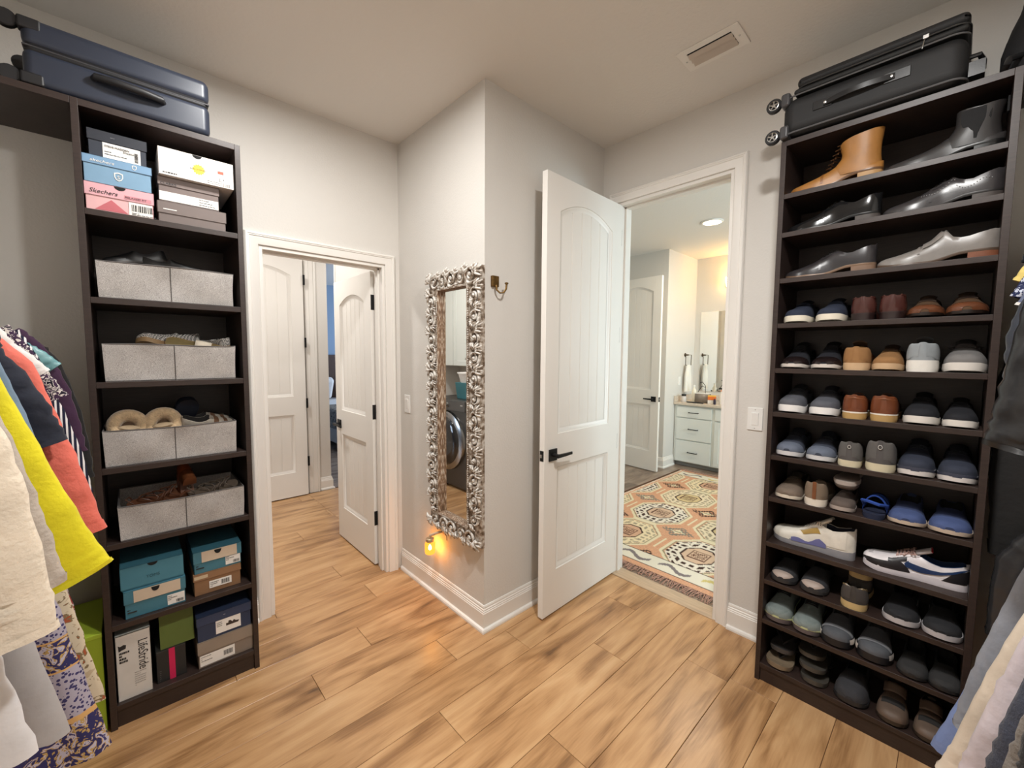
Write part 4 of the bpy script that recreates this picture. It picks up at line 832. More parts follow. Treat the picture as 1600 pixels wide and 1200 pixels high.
def slipper(up, toe_c, sole, H=LOW, op=.5, st=(.012,.012)):
    def f():
        S_ = Shoe(.285,.108,'round',st,0,H,op,1.07); m = fab(up)
        return generic(S_, m, rub(sole), extra=[('toe_band',S_.patch(.78,1,.2,11.8,.0015),fab(toe_c),50)])
    return f
pair('blueslip', slipper((64,76,116),(84,102,154),(196,178,160)), [(1386,1446),(1449,1520)], z, 'house_slipper', lr('the blue house slippers at the right of the eighth shelf'), W=.108)
# --- ninth shelf: two big sneakers from the side
z = RZ[3]
def high_top():
    H = [(0,.088),(.06,.096),(.14,.086),(.24,.080),(.32,.088),(.40,.098),(.48,.086),(.58,.066),(.70,.050),(.82,.044),(.91,.038),(.97,.026),(1,.014)]
    S_ = Shoe(.305,.106,'round',(.032,.024),0,H,.36); wh = lea((226,220,208),.4); gr = rub((148,146,150)); pu = rub((108,110,160)); go = lea((196,160,84),.45); ex = []
    for sd in (0,1):
        c0, c1 = (1.7,3.2) if not sd else (8.8,10.3)
        ex.append(('gold_panel',S_.patch(.40,.60,c0,c1,.0022,shape=lambda t,c,u_,v_: (t+.05*(v_-.5)*(1 if not sd else -1), c)),go,50))
        ex.append(('side_overlay',S_.patch(.08,.36,.4,3.0,.0026) if not sd else S_.patch(.08,.36,9.0,11.6,.0026),wh,50)); ex.append(('lace_panel',S_.patch(.34,.64,3.5,5.0,.0024) if not sd else S_.patch(.34,.64,7.0,8.5,.0024),wh,50))
        ex.append(('midsole_wave',S_.patch(.30,.72,.0,.75,.0045,shape=lambda t,c,u_,v_: (t, (v_*(.55+.35*math.sin(u_*9)) if not sd else 12-v_*(.55+.35*math.sin(u_*9))))),pu,50))
    tg = MB(); G = []
    for i in range(6):
        u_ = i/5; p = S_.pt(.42,6); G.append([p+V(-.045*u_,q*.026,.034*u_-.008*q*q) for q in (-1,-.5,0,.5,1)])
    tg.loft(G, False, False); lk = MB(); p = S_.pt(.40,4.0); lk.lathe([(.010,0),(.010,.006)], (p.x,p.y+.002,p.z+.006), 12, ax='y')
    eye = MB()
    for dx_, dz_ in ((-.004,.004),(.004,.004),(-.004,-.003),(.004,-.003)): eye.lathe([(.0022,.0),(.0022,.0072)], (p.x+dx_,p.y+.002,p.z+.006+dz_), 6, ax='y')
    return [('upper',S_.upper()[0],wh,50),('lining',S_.upper()[1],fab((40,44,64)),50),('sole',S_.sole(),gr,40),('toe_rand',S_.patch(.74,1,.0,1.2,.003),wh,50),('tongue',tg,wh,50,.008),('laces',S_.laces(6,.40,.036,2.0,.0028),lea((232,228,220),.5),50),('lace_lock',lk,wh,40),('lock_holes',eye,M_DARK,None)]+ex
side('high_top', high_top, 1204, 1334, z, 'high_top_sneaker', 'white leather high-top sneaker with gold side panel on the ninth shelf', .305, SX+.09, rzj=-.10)
def low_court():
    H = [(0,.064),(.06,.068),(.14,.058),(.24,.050),(.34,.056),(.44,.074),(.52,.076),(.60,.066),(.70,.050),(.82,.044),(.91,.038),(.97,.026),(1,.014)]
    S_ = Shoe(.305,.108,'round',(.030,.024),0,H,.46); wh = lea((228,222,224),.4); bk = lea((40,38,42),.4); nv = lea((30,62,112),.4); rd = lea((196,44,54),.4); ex = []
    for sd in (0,1):
        m_ = (lambda c: c) if not sd else (lambda c: 12-c)
        ex.append(('toe_overlay',S_.patch(.62,1,m_(.0),m_(1.9),.0022,shape=lambda t,c,u_,v_: (t-.10*(1-v_)*(1-u_), c)),bk,50))
        ex.append(('heel_overlay',S_.patch(.0,.24,m_(.0),m_(2.0),.0024,shape=lambda t,c,u_,v_: (t*(1-.45*v_), c)),bk,50))
        ex.append(('eyestay',S_.patch(.44,.72,m_(3.3),m_(4.9),.0026),wh,50)); ex.append(('eyestay_lower',S_.patch(.56,.74,m_(1.9),m_(3.4),.0026),bk,50))
        ex.append(('collar_band',S_.patch(.07,.42,m_(3.2),m_(3.9),.0026),nv,50))
        # side stripe: a tapering curved stroke, hooked at the front and running back to the heel
        lo_ = [(.545,2.1),(.585,1.5),(.565,.75),(.49,.38),(.39,.50),(.27,1.0),(.14,1.65),(.01,2.3)]; hi_ = [(.545,2.1),(.54,1.75),(.505,1.5),(.44,1.35),(.35,1.48),(.25,1.75),(.13,2.15),(.01,2.5)]
        def sw(t, c, u_, v_):
            us = [k/7 for k in range(8)]; f_ = lambda A, i: float(np.interp(u_, us, [q[i] for q in A]))
            return lerp(f_(lo_,0),f_(hi_,0),v_), m_(lerp(f_(lo_,1),f_(hi_,1),v_))
        ex.append(('side_stripe',S_.patch(0,1,0,1,.0034,24,4,sw),nv,50))
    d = MB()
    for k in range(18): 
        p = S_.pt(.94-.008*(k%6),4.6+.9*(k//6)); d.lathe([(.0013,0),(.001,.0008)], tuple(p+V(0,0,.001)), 5)
    tg = MB(); G = []
    for i in range(6):
        u_ = i/5; p = S_.pt(.50,6); G.append([p+V(-.05*u_,q*.024,.028*u_-.007*q*q) for q in (-1,-.5,0,.5,1)])
    tg.loft(G, False, False); tl = MB(); tl.tube([S_.pt(.50,6)+V(-.05,q*.024,.029-.007*q*q) for q in (-1,-.5,0,.5,1)], .0035, 6)
    return [('upper',S_.upper()[0],wh,50),('lining',S_.upper()[1],fab((34,60,104)),50),('sole',S_.sole(),rub((226,218,222)),40),('outsole',MB().loft([[(S_.x(t),-S_.w(t)*.97,S_.zb(t)-.0),(S_.x(t),-S_.w(t)*.99,S_.zb(t)+.006),(S_.x(t),S_.w(t)*.99,S_.zb(t)+.006),(S_.x(t),S_.w(t)*.97,S_.zb(t))] for t in _TS]),rub((30,30,34)),40),
        ('tongue',tg,wh,50,.007),('tongue_edge',tl,rd,50),('laces',S_.laces(6,.485,.034,2.1,.0032,True),fab((226,186,176)),50),('vent_holes',d,M_DARK,None)]+ex
side('low_court', low_court, 1346, 1513, z, 'court_sneaker', 'black, white and navy low sneaker with pink laces on the ninth shelf', .305, SX+.085, rzj=.03)
z = RZ[2]
def knit(up, patch, sole):
    def f():
        S_ = Shoe(.285,.1,'round',(.016,.014),0,LOW,.46); m = fab(up)
        return generic(S_, m, rub(sole), extra=[('toe_bumper',S_.patch(.90,1,2.0,10.0,.0022),rub(patch),50)])
    return f
pair('knit', knit((62,62,66),(168,152,142),(48,48,50)), [(1201,1245),(1246,1294)], z, 'knit_shoe', lr('the charcoal knit pair with pale toe bumpers on the tenth shelf'))
def mocc():
    S_ = Shoe(.27,.1,'round',(.022,.018),0,[(0,.058),(.06,.062),(.16,.05),(.28,.042),(.40,.046),(.48,.060),(.58,.054),(.7,.046),(.85,.040),(.94,.03),(1,.012)],.44); m = fab((74,68,64))
    return generic(S_, m, rub((196,170,120)), counter=fab((84,78,74)), extra=[('collar_trim',MB().tube([S_.pt(t,c)+V(0,0,.001) for t,c in [(.42,3.3),(.3,3.3),(.18,3.3),(.09,3.3),(.045,3.8),(.03,6),(.045,8.2),(.09,8.7),(.18,8.7),(.3,8.7),(.42,8.7)]], .004, 6),lea((150,128,92)),50)])
pair('mocc', mocc, [(1311,1357)], z, 'slip_on_shoe', ['dark slip-on with tan sole, heel outward, alone in the middle of the tenth shelf'], 'heel', .27)
p_ = shoe_parts('moccheel', mocc); put_shoe('slip_on_shoe', 'dark slip-on with tan sole upturned on top of its mate, tenth shelf', 'shoe', p_, (SX+.175,ypx(1338,z),z+.128), 0, GRP, rot=(math.pi,0,0), scale=.82)
pair('black_sil', slipper((36,36,40),(42,42,46),(190,186,188),LOW,.48,(.022,.020)), [(1378,1436),(1440,1503)], z, 'slip_on_shoe', lr('the black pair with silvery soles at the right of the tenth shelf'), W=.108)
z = RZ[1]
def runner(up, ov, sole, lines_=None):
    def f():
        S_ = Shoe(.285,.106,'round',(.030,.026),0,SNK,.42,1.06); m = fab(up); ex = [('toe_overlay',S_.patch(.86,1,.0,3.2,.003),fab(ov),50),('toe_overlay',S_.patch(.86,1,8.8,12,.003),fab(ov),50)]
        if lines_: ex.append(('sole_line',S_.sole(grow=1.085,dz=.019),rub(lines_),40)); 
        return generic(S_, m, rub(sole), lace=fab((40,40,44)), tongue=fab((38,38,42)), extra=ex)
    return f
pair('green', runner((148,160,156),(158,170,166),(92,84,86),(190,196,150)), [(1194,1236),(1237,1281)], z, 'running_shoe', lr('the sage green trainers with brown soles on the eleventh shelf'), W=.106)
def runner2():
    S_ = Shoe(.285,.106,'round',(.028,.026),0,SNK,.42,1.05); m = fab((104,106,112)); wh = rub((206,200,194))
    return generic(S_, m, rub((26,26,30)), lace=fab((30,30,34)), tongue=fab((32,32,36)), extra=[('toe_stripe',S_.patch(.80,.86,1.5,10.5,.003),fab((150,152,156)),50),('sole_accent',S_.patch(.80,.93,-.0,1.4,.006),wh,50),('sole_accent',S_.patch(.80,.93,10.6,12,.006),wh,50)])
pair('runner2', runner2, [(1279,1333),(1335,1394)], z, 'running_shoe', lr('the grey and black trainers with white accents on the eleventh shelf'), W=.106)
pair('dark3', slipper((52,50,50),(58,56,56),(34,33,34)), [(1402,1449),(1452,1500)], z, 'house_slipper', lr('the charcoal felt slippers at the right of the eleventh shelf'), W=.108)
z = RZ[0]
def flip(footbed, strap):
    def f():
        S_ = Shoe(.28,.102,'round',(.020,.018),0,LOW,0,1.04); b = MB()
        for sg in (1,-1): b.tube([(.075,0,.022),(.06,sg*.012,.036),(.03,sg*.032,.046),(-.01,sg*.046,.036),(-.035,sg*.046,.020)], [.004,.005,.007,.006,.005], 6)
        return [('sole',S_.sole(),rub(footbed),40),('thong_strap',b,lea(strap,.4),50)]
    return f
pair('flip', flip((128,112,92),(60,54,50)), [(1193,1240)], z, 'flip_flop', ['brown flip-flop at the bottom of the leftmost floor-level stack'], dx=.0)
p_ = shoe_parts('flip2', flip((70,66,64),(56,52,50))); put_shoe('flip_flop', 'dark flip-flop resting on the brown one, bottom shelf', 'shoe', p_, (SX+.165,ypx(1216,z),z+.05), math.pi, GRP, rot=(0,math.radians(-3),math.pi), scale=.9)
for k, (zz_, dx_, lb) in enumerate(((0,.0,'lowest of the three stacked black sandals on the bottom shelf'),(.046,.012,'middle of the three stacked black sandals on the bottom shelf'),(.092,.03,'uppermost of the three stacked black sandals on the bottom shelf'))):
    put_shoe('flip_flop', lb, 'shoe', shoe_parts('flip3',flip((74,70,64),(40,38,38))), (SX+.14+dx_,ypx(1270-4*k,z),z+zz_), math.pi, GRP, scale=.93)
pair('clog', slipper((62,62,66),(64,64,68),(40,40,42),[(0,.03),(.1,.034),(.3,.03),(.44,.044),(.54,.066),(.66,.066),(.8,.056),(.9,.046),(.96,.034),(1,.016)],.46,(.016,.016)), [(1300,1358)], z, 'house_slipper', ['charcoal felt clog alone in the middle of the bottom shelf'], W=.108, dx=.0)
def mule():
    S_ = Shoe(.28,.104,'round',(.016,.014),0,[(0,.03),(.1,.034),(.3,.036),(.44,.050),(.54,.062),(.66,.058),(.8,.046),(.9,.038),(.96,.028),(1,.012)],.40); m = lea((118,98,84),.6)
    b = MB(); G = []
    for i in range(5):
        u_ = i/4; G.append([S_.pt(.56,6)+V(-.03*u_,q*.036,.028*u_-.012*q*q) for q in (-1,-.5,0,.5,1)])
    b.loft(G, False, False)
    return generic(S_, m, lea((60,50,44)), extra=[('flap',b,m,50,.004),('toe_opening',S_.patch(.70,.80,3.4,8.6,.0012),M_LIN,50)])
pair('mule', mule, [(1367,1419),(1425,1478)], z, 'leather_mule', lr('the taupe leather slip-ons at the right of the bottom shelf'), W=.104, dx=.0)
# ------------------------------------------------------------------ things lying in the bins
GB = 'shoes in the fabric bins'
def tweed(nt, b):
    tc = nn(nt,'ShaderNodeTexCoord'); ck = nn(nt,'ShaderNodeTexChecker'); ck.inputs['Scale'].default_value = 260; ck.inputs[1].default_value = (.75,.72,.68,1); ck.inputs[2].default_value = (.015,.015,.015,1)
    mp = nn(nt,'ShaderNodeMapping'); mp.inputs['Rotation'].default_value = (.6,.4,.7); nt.links.new(tc.outputs['Object'],mp.inputs[0]); nt.links.new(mp.outputs[0],ck.inputs[0]); nt.links.new(ck.outputs[0],b.inputs['Base Color'])
M_TWEED = node_mat('houndstooth', tweed, .9)
M_FUR = mat('sheep_fur', srgb(196,168,132), .95, bump=1.0, bscale=160, var=.2, vscale=60, sheen=.5)
def flat_shoe(rgb, sole=(40,34,30), H=LOW):
    def f():
        S_ = Shoe(.25,.085,'round',(.010,.008),0,H,.52); return generic(S_, lea(rgb,.4), rub(sole))
    return f
yb1 = LY+.02
put_shoe('ballet_flat', 'black flat shoe leaning up at the left in the top bin', 'shoe', shoe_parts('flatb',flat_shoe((24,24,26))), (.045,yb1+.10,LZ[5]+.150), 0, GB, rot=(.2,math.radians(14),math.pi+.15), scale=.82)
put_shoe('ballet_flat', 'black flat shoe with its toe toward the middle of the top bin', 'shoe', shoe_parts('flatb',flat_shoe((24,24,26))), (.15,yb1+.09,LZ[5]+.130), 0, GB, rot=(-.1,math.radians(4),-.12), scale=.85)
# bin 2: houndstooth wedges and a cork slide
def wedge():
    S_ = Shoe(.24,.085,'round',(.03,.016),.03,LOW,.5); return generic(S_, M_TWEED, lea((186,150,106),.6))
put_shoe('wedge_shoe', 'houndstooth rolled flat beside the cork slide, second bin', 'shoe', shoe_parts('wedge',wedge), (.135,yb1+.12,LZ[4]+.118), 0, GB, rot=(.3,math.radians(-14),math.pi+.5))
put_shoe('wedge_shoe', 'houndstooth flat at the right end of the second bin', 'shoe', shoe_parts('wedge',wedge), (.29,yb1+.13,LZ[4]+.120), 0, GB, rot=(-.2,math.radians(-12),math.pi-1.0), scale=.72)
def slide():
    S_ = Shoe(.25,.09,'round',(.026,.02),0,LOW,0); b = MB(); G = []
    for k in range(11):
        a = math.pi*k/10; G.append([(.03+d_,.043*math.cos(a),.016+.045*math.sin(a)) for d_ in (-.035,0,.035)])
    b.loft(G, False, False); return [('sole',S_.sole(),lea((190,150,104),.7),40),('footbed',S_.sole(dz=.018,grow=.97),fab((150,132,84)),40),('strap',b,fab((214,200,180)),50,.004)]
put_shoe('slide_sandal', 'cork slide sandal standing on edge in the second bin', 'sandal', shoe_parts('slide',slide), (.215,yb1+.065,LZ[4]+.128), 0, GB, rot=(math.radians(65),math.radians(14),-.1), scale=.8)
put_shoe('slide_sandal', 'pale strapped sandal lying at the left in the second bin', 'sandal', shoe_parts('slide',slide), (.06,yb1+.12,LZ[4]+.105), 0, GB, rot=(.3,0,.3), scale=.9)
# bin 3: furry slippers, navy sneaker, plaid slipper
def furry():
    tl = math.radians(38); b, u, so = MB(), MB(), MB(); rings = []
    def tw_(x, y, z): return (x, y*math.cos(tl)-z*math.sin(tl)*-1, z*math.cos(tl)-y*math.sin(tl))
    for k in range(28):
        a = 6.2832*k/28; rr = .0225+.004*math.sin(a); cx_, cz_ = .044*math.cos(a), .050*math.sin(a)
        rings.append([tw_(cx_+rr*math.cos(q)*math.cos(a), rr*1.25*math.sin(q), cz_+rr*math.cos(q)*math.sin(a)) for q in [6.2832*j/14 for j in range(14)]])
    b.loft(rings, True, False, loop=True)
    u.loft([[tw_(.052*s_*math.cos(a), d_, .056*s_*math.sin(a)-d_*.35) for a in [6.2832*k/20 for k in range(20)]] for d_,s_ in ((.0,1),(.04,1.02),(.09,.95),(.13,.75),(.15,.4))], True, True)
    so.loft([[tw_(.040*s_*math.cos(a), d_, -.020+.014*s_*math.sin(a)) for a in [6.2832*k/16 for k in range(16)]] for d_,s_ in ((-.03,.7),(-.02,1),(.03,1),(.05,.8))], True, True)
    return [('fur_collar',b,M_FUR,60),('upper',u,lea((96,72,50),.9),50),('insole',so,fab((206,180,146)),50)]
put_shoe('fur_slipper', 'furry cuffed slipper at the left end of the third bin', 'slipper', shoe_parts('furry',furry), (-.010,yb1+.070,LZ[3]+.142), 0, GB, rot=(0,.12,.1))
put_shoe('fur_slipper', 'furry cuffed slipper beside the navy shoe in the third bin', 'slipper', shoe_parts('furry',furry), (.098,yb1+.070,LZ[3]+.142), 0, GB, rot=(0,-.1,-.08))
put_shoe('canvas_shoe', 'dark navy shoe standing heel down in the third bin', 'shoe', shoe_parts('flatn',flat_shoe((34,42,64),(30,34,46),SNK)), (.175,yb1+.17,LZ[3]+.13), 0, GB, rot=(0,math.radians(-52),-math.pi/2+.2))
def plaid():
    S_ = Shoe(.25,.09,'round',(.014,.012),0,LOW,.5); return generic(S_, fab((206,196,180)), rub((210,200,186)), extra=[('plaid_band',S_.patch(.56,.66,.6,11.4,.002),fab((120,84,58)),50),('plaid_band',S_.patch(.76,.84,.6,11.4,.002),fab((120,84,58)),50)])
put_shoe('plaid_slipper', 'brown and white plaid slipper at the right of the third bin', 'slipper', shoe_parts('plaid',plaid), (.248,yb1+.075,LZ[3]+.110), 0, GB, rot=(.4,math.radians(6),.12), scale=.8)
put_shoe('plaid_slipper', 'second plaid slipper behind its mate, right end of the third bin', 'slipper', shoe_parts('plaid',plaid), (.250,yb1+.17,LZ[3]+.112), 0, GB, rot=(.3,math.radians(4),.1), scale=.8)
# bin 4: strappy brown sandals and a rust heel
def strappy(rgb):
    def f():
        S_ = Shoe(.24,.085,'round',(.012,.010),.02,LOW,0); b = MB()
        for k in range(5):
            x0 = -.05+.03*k; P = [(x0+.02*math.sin(3*q+k),.040*math.cos(q),.02+.042*math.sin(q)) for q in [math.pi*j/8 for j in range(9)]]; b.tube(P, .0035, 6)
        b.tube([(-.09,.034,.03),(-.10,.03,.06),(-.12,0,.075),(-.10,-.03,.06),(-.09,-.034,.03)], .0035, 6)
        return [('sole',S_.sole(),lea(rgb,.5),40),('straps',b,lea(tuple(int(c*.9) for c in rgb),.45),50)]
    return f
put_shoe('strappy_sandal', 'brown strappy sandal at the left in the lowest bin', 'sandal', shoe_parts('strappyb',strappy((120,74,50))), (.068,yb1+.08,LZ[2]+.112), 0, GB, rot=(.4,math.radians(-10),.15), scale=.8)
put_shoe('strappy_sandal', 'taupe strappy sandal at the right in the lowest bin', 'sandal', shoe_parts('strappyt',strappy((128,112,98))), (.262,yb1+.08,LZ[2]+.112), 0, GB, rot=(.3,math.radians(-8),.1), scale=.78)
def heelup():
    S_ = Shoe(.22,.08,'round',(.008,.008),.05,SNK,.5); return generic(S_, lea((166,88,46),.3), lea((120,70,40),.4))
put_shoe('heeled_shoe', 'rust leather heeled shoe standing up in the lowest bin', 'shoe', shoe_parts('rustheel',heelup), (.168,yb1+.07,LZ[2]+.125), 0, GB, rot=(0,math.radians(62),math.pi/2+.2), scale=.85)
# ------------------------------------------------------------------ carved mirror
def carved(nt, b):
    tc = nn(nt,'ShaderNodeTexCoord'); n = nn(nt,'ShaderNodeTexNoise'); n.inputs['Scale'].default_value = 55; n.inputs['Detail'].default_value = 6; nt.links.new(tc.outputs['Object'],n.inputs['Vector'])
    nt.links.new(ramp(nt,n.outputs[0],[(.36,srgb(104,82,62)),(.46,srgb(176,166,154)),(.56,srgb(228,224,218))]), b.inputs['Base Color'])
M_CARVE = node_mat('limewashed_carving', carved, .5, .5)
def carved2(nt, b):
    tc = nn(nt,'ShaderNodeTexCoord'); n = nn(nt,'ShaderNodeTexNoise'); n.inputs['Scale'].default_value = 40; n.inputs['Detail'].default_value = 6; nt.links.new(tc.outputs['Object'],n.inputs['Vector'])
    nt.links.new(ramp(nt,n.outputs[0],[(.36,srgb(96,76,58)),(.5,srgb(158,142,126)),(.64,srgb(206,198,188))]), b.inputs['Base Color'])
M_CARVE2 = node_mat('limewashed_ground', carved2, .55, .5)
def worn(nt, b):
    tc = nn(nt,'ShaderNodeTexCoord'); mp = nn(nt,'ShaderNodeMapping'); mp.inputs['Scale'].default_value = (6,6,1.2); nt.links.new(tc.outputs['Object'],mp.inputs[0]); n = nn(nt,'ShaderNodeTexNoise'); n.inputs['Scale'].default_value = 26; n.inputs['Detail'].default_value = 6; nt.links.new(mp.outputs[0],n.inputs['Vector'])
    nt.links.new(ramp(nt,n.outputs[0],[(.35,srgb(84,58,40)),(.52,srgb(134,104,78)),(.66,srgb(206,194,178))]), b.inputs['Base Color'])
M_WORN = node_mat('worn_brown_wood', worn, .55)
MW, MH = .51, 1.482
Mi = thing('carved_mirror', 'tall narrow mirror in a white-washed carved scrollwork frame', 'mirror', (CX,1.897,.452), -math.pi/2)
prof = [(0,.004),(0,.022),(.012,.030),(.06,.032),(.094,.034),(.098,.040),(.106,.040),(.109,.034),(.112,.008)]
b = MB(); rings = []
for sx, sz in ((-1,0),(1,0),(1,1),(-1,1)):
    rings.append([(sx*(MW/2-.006-a*1.04), -d, (.006+a*.86) if not sz else (MH-.006-a*.86)) for a,d in prof])
b.loft([r[:7] for r in rings], False, False, loop=True); b.build('frame_moulding', M_CARVE2, Mi)
b = MB(); b.loft([r[6:] for r in rings], False, False, loop=True); b.build('inner_reveal', M_WORN, Mi)
MB().box((-MW/2+.02,-.006,.02),(MW/2-.02,-.001,MH-.02)).build('backing_board', M_WORN, Mi)
gx, gz = MW/2-.006-.110*1.04, .006+.110*.86
MB().box((-gx,-.011,gz),(gx,-.008,MH-gz)).build('mirror_glass', mat('mirror_silver',(.92,.93,.92),.01,1), Mi)
bd = MB(); 
for k in range(104):
    z = .115+k*.0121
    for sx in (-1,1): bd.lathe([(0,-.005),(.0042,-.0015),(.0042,.0015),(0,.005)], (sx*(gx+.014),-.038,z), 6)
for k in range(23):
    for z in (gz-.010,MH-gz+.010): bd.lathe([(0,-.005),(.0042,-.0015),(.0042,.0015),(0,.005)], (-.132+.012*k,-.038,z), 6)
tag(bd.build('bead_row', M_CARVE, Mi, smooth=60), kind='stuff')
def scroll(turns=1.6, r0=.030, tail=.05, wd=.0075):
    b = MB(); P, R = [], []
    for k in range(26):
        q = k/25; a = q*turns*6.2832; r = r0*(1-q)**.9+.004; P.append((r*math.cos(a)-.0, -.006-.004*q, r*math.sin(a))); R.append(wd*(1-.45*q))
    T0 = [(r0+.006-.012*math.sin(1.5*k/6), -.004, -tail*k/6) for k in range(6,0,-1)]
    b.tube(T0+P, [wd*(.3+.7*k/5) for k in range(6)]+R, 7); b.lathe([(0,-.016),(.006,-.014),(.0075,-.008),(.006,-.002)], (0,0,0), 8, ax='y'); return b
def leaf(n=5, L=.052):
    b = MB()
    for k in range(n):
        a = math.radians(-38+92*k/(n-1)); l = L*(1-.25*abs(k-(n-1)/2)/((n-1)/2)); P, R = [], []
        for i in range(8):
            q = i/7; P.append((l*q*math.sin(a)*(1+.3*q), -.005-.010*math.sin(math.pi*q), l*q*math.cos(a))); R.append(.0018+.0046*math.sin(math.pi*(.12+.88*q))**.8*(1 if q < .95 else .6))
        b.tube(P, R, 7)
    return b
def mesh_of(b, nm, m=M_CARVE):
    o = b.build(nm, m, None, smooth=60); me = o.data; bpy.data.objects.remove(o); return me
ME_S, ME_S2, ME_L = mesh_of(scroll(),'scroll'), mesh_of(scroll(1.3,.022,.035,.0062),'scroll'), mesh_of(leaf(),'leaf')
rr = random.Random(3)
def orn(x, z, ang, k):
    m_ = 1 if k % 2 else -1
    inst('scroll', ME_S if k % 3 else ME_S2, Mi, (x,-.030,z), (0,ang,0), (m_*rr.uniform(1.15,1.3),1.3,rr.uniform(1.15,1.3)))
N = 12
for sx in (-1,1):
    for k in range(N):
        z = .10+(MH-.20)*(k+.5)/N; orn(sx*(MW/2-.050), z, 0 if k % 2 else math.pi, k)
        inst('leaf', ME_L, Mi, (sx*(MW/2-.040),-.028,z+.035), (0,sx*math.radians(48),0), (sx,1.3,1.0+.25*(k%2)))
        inst('leaf', ME_L, Mi, (sx*(MW/2-.062),-.030,z-.03), (0,sx*math.radians(200+20*(k%3)),0), (.75,1,.75))
for sz in (0,1):
    for k in range(5):
        x = -.17+.085*k; zc = .046 if not sz else MH-.046; orn(x, zc, math.pi/2 if k % 2 else -math.pi/2, k)
        inst('leaf', ME_L, Mi, (x+.03,-.028,.034 if not sz else MH-.034), (0,math.pi if not sz else 0,0), (.95,1.1,.9+.2*(k%2)))
    for sx in (-1,1):
        inst('leaf', ME_L, Mi, (sx*(MW/2-.045),-.030,.045 if not sz else MH-.045), (0,sx*math.radians(135 if not sz else 45),0), (1.25,1.3,1.15))
# ------------------------------------------------------------------ glowing jar night light
J_ = thing('jar_night_light', 'small glowing amber jar hung below the carved mirror', 'night light', (CX-.062,2.095,.285))
jm = bpy.data.materials.new('amber_glass'); jm.use_nodes = True; nt = jm.node_tree; nt.nodes.remove(nt.nodes['Principled BSDF'])
tr = nn(nt,'ShaderNodeBsdfTransparent'); tr.inputs[0].default_value = (1,.62,.22,1); em = nn(nt,'ShaderNodeEmission'); em.inputs[0].default_value = (1,.42,.06,1); em.inputs[1].default_value = 2.2
gl = nn(nt,'ShaderNodeMixShader'); gl.inputs[0].default_value = .4; nt.links.new(tr.outputs[0],gl.inputs[1]); nt.links.new(em.outputs[0],gl.inputs[2]); nt.links.new(gl.outputs[0],nt.nodes['Material Output'].inputs[0])
MB().lathe([(.024,0),(.029,.004),(.0305,.012),(.0305,.062),(.026,.073),(.023,.077)], n=24).build('glass_jar', jm, J_, smooth=40)
MB().lathe([(.0245,.076),(.0245,.092),(.021,.095)], n=24).build('jar_lid', mat('jar_lid',srgb(190,170,140),.4,.6), J_, smooth=40)
MB().lathe([(0,.020),(.008,.026),(.010,.036),(.006,.048),(.0,.056)], n=12).build('bulb', mat('amber_bulb',(1,.6,.2),.4,emit=(1,.55,.14),estr=220), J_, smooth=60)
b = MB(); b.tube([(0,0,.093),(.0,-.004,.112),(.02,-.03,.128),(.04,-.060,.140),(.060,-.075,.148)], [.008,.009,.008,.007,.007], 8); b.box((.048,-.095,.130),(.062,-.060,.170)); b.build('bracket_arm', mat('driftwood',srgb(206,180,150),.7), J_, smooth=40)
cd = MB(); cd.tube([(.050,-.100,.165),(.050,-.103,.14),(.051,-.104,.10)], .0022, 6); cd.build('cord', mat('cord',srgb(90,74,58),.8), J_)
# ------------------------------------------------------------------ hanging clothes
M_ROD = mat('chrome_rod',(.6,.6,.6),.2,1)
def rod(name, a, c, label):
    b = MB(); b.tube([a,c], .015, 16); return tag(b.build(name, M_ROD, smooth=40), label, 'rail')
RW, RS = -.47, -.47          # rail lines: west rail at x=RW, south rails at y=RS
rod('clothes_rail', (RW,-.799,1.63), (RW,YL-.001,1.63), 'chrome rail carrying the clothes left of the shelving unit')
rod('clothes_rail', (-.2,RS,2.02), (XR-.001,RS,2.02), 'upper chrome rail right of the shoe rack')
rod('clothes_rail', (-.2,RS,1.04), (XR-.001,RS,1.04), 'lower chrome rail right of the shoe rack')
def cloth(name, rgb, rough=.85, bump=.8, bs=28, var=.1): return mat('cloth_'+name, srgb(*rgb), rough, bump=bump, bscale=bs, var=var, vscale=10, sheen=.1)
def pattern(name, stops, scale, kind='voronoi', stretch=(1,1,1), interp='CONSTANT'):
    def f(nt, b):
        tc = nn(nt,'ShaderNodeTexCoord'); mp = nn(nt,'ShaderNodeMapping'); mp.inputs['Scale'].default_value = stretch; nt.links.new(tc.outputs['Object'],mp.inputs[0])
        if kind == 'voronoi': n = nn(nt,'ShaderNodeTexVoronoi'); n.inputs['Scale'].default_value = scale; o = n.outputs['Distance']
        elif kind == 'wave': n = nn(nt,'ShaderNodeTexWave'); n.inputs['Scale'].default_value = scale; n.bands_direction = 'X'; o = n.outputs['Fac']
        else: n = nn(nt,'ShaderNodeTexNoise'); n.inputs['Scale'].default_value = scale; n.inputs['Detail'].default_value = 3; n.inputs['Distortion'].default_value = 1.5; o = n.outputs[0]
        nt.links.new(mp.outputs[0],n.inputs['Vector']); nt.links.new(ramp(nt,o,stops,interp),b.inputs['Base Color'])
    return node_mat('pattern_'+name, f, .85, .3)
def fold(seed):
    r = random.Random(seed); a = [(r.uniform(6,16),r.uniform(0,6.28),r.uniform(.3,1)) for _ in range(4)]
    return lambda s, q: sum(w_*math.sin(k*s+p+1.5*q) for k,p,w_ in a)/2.2
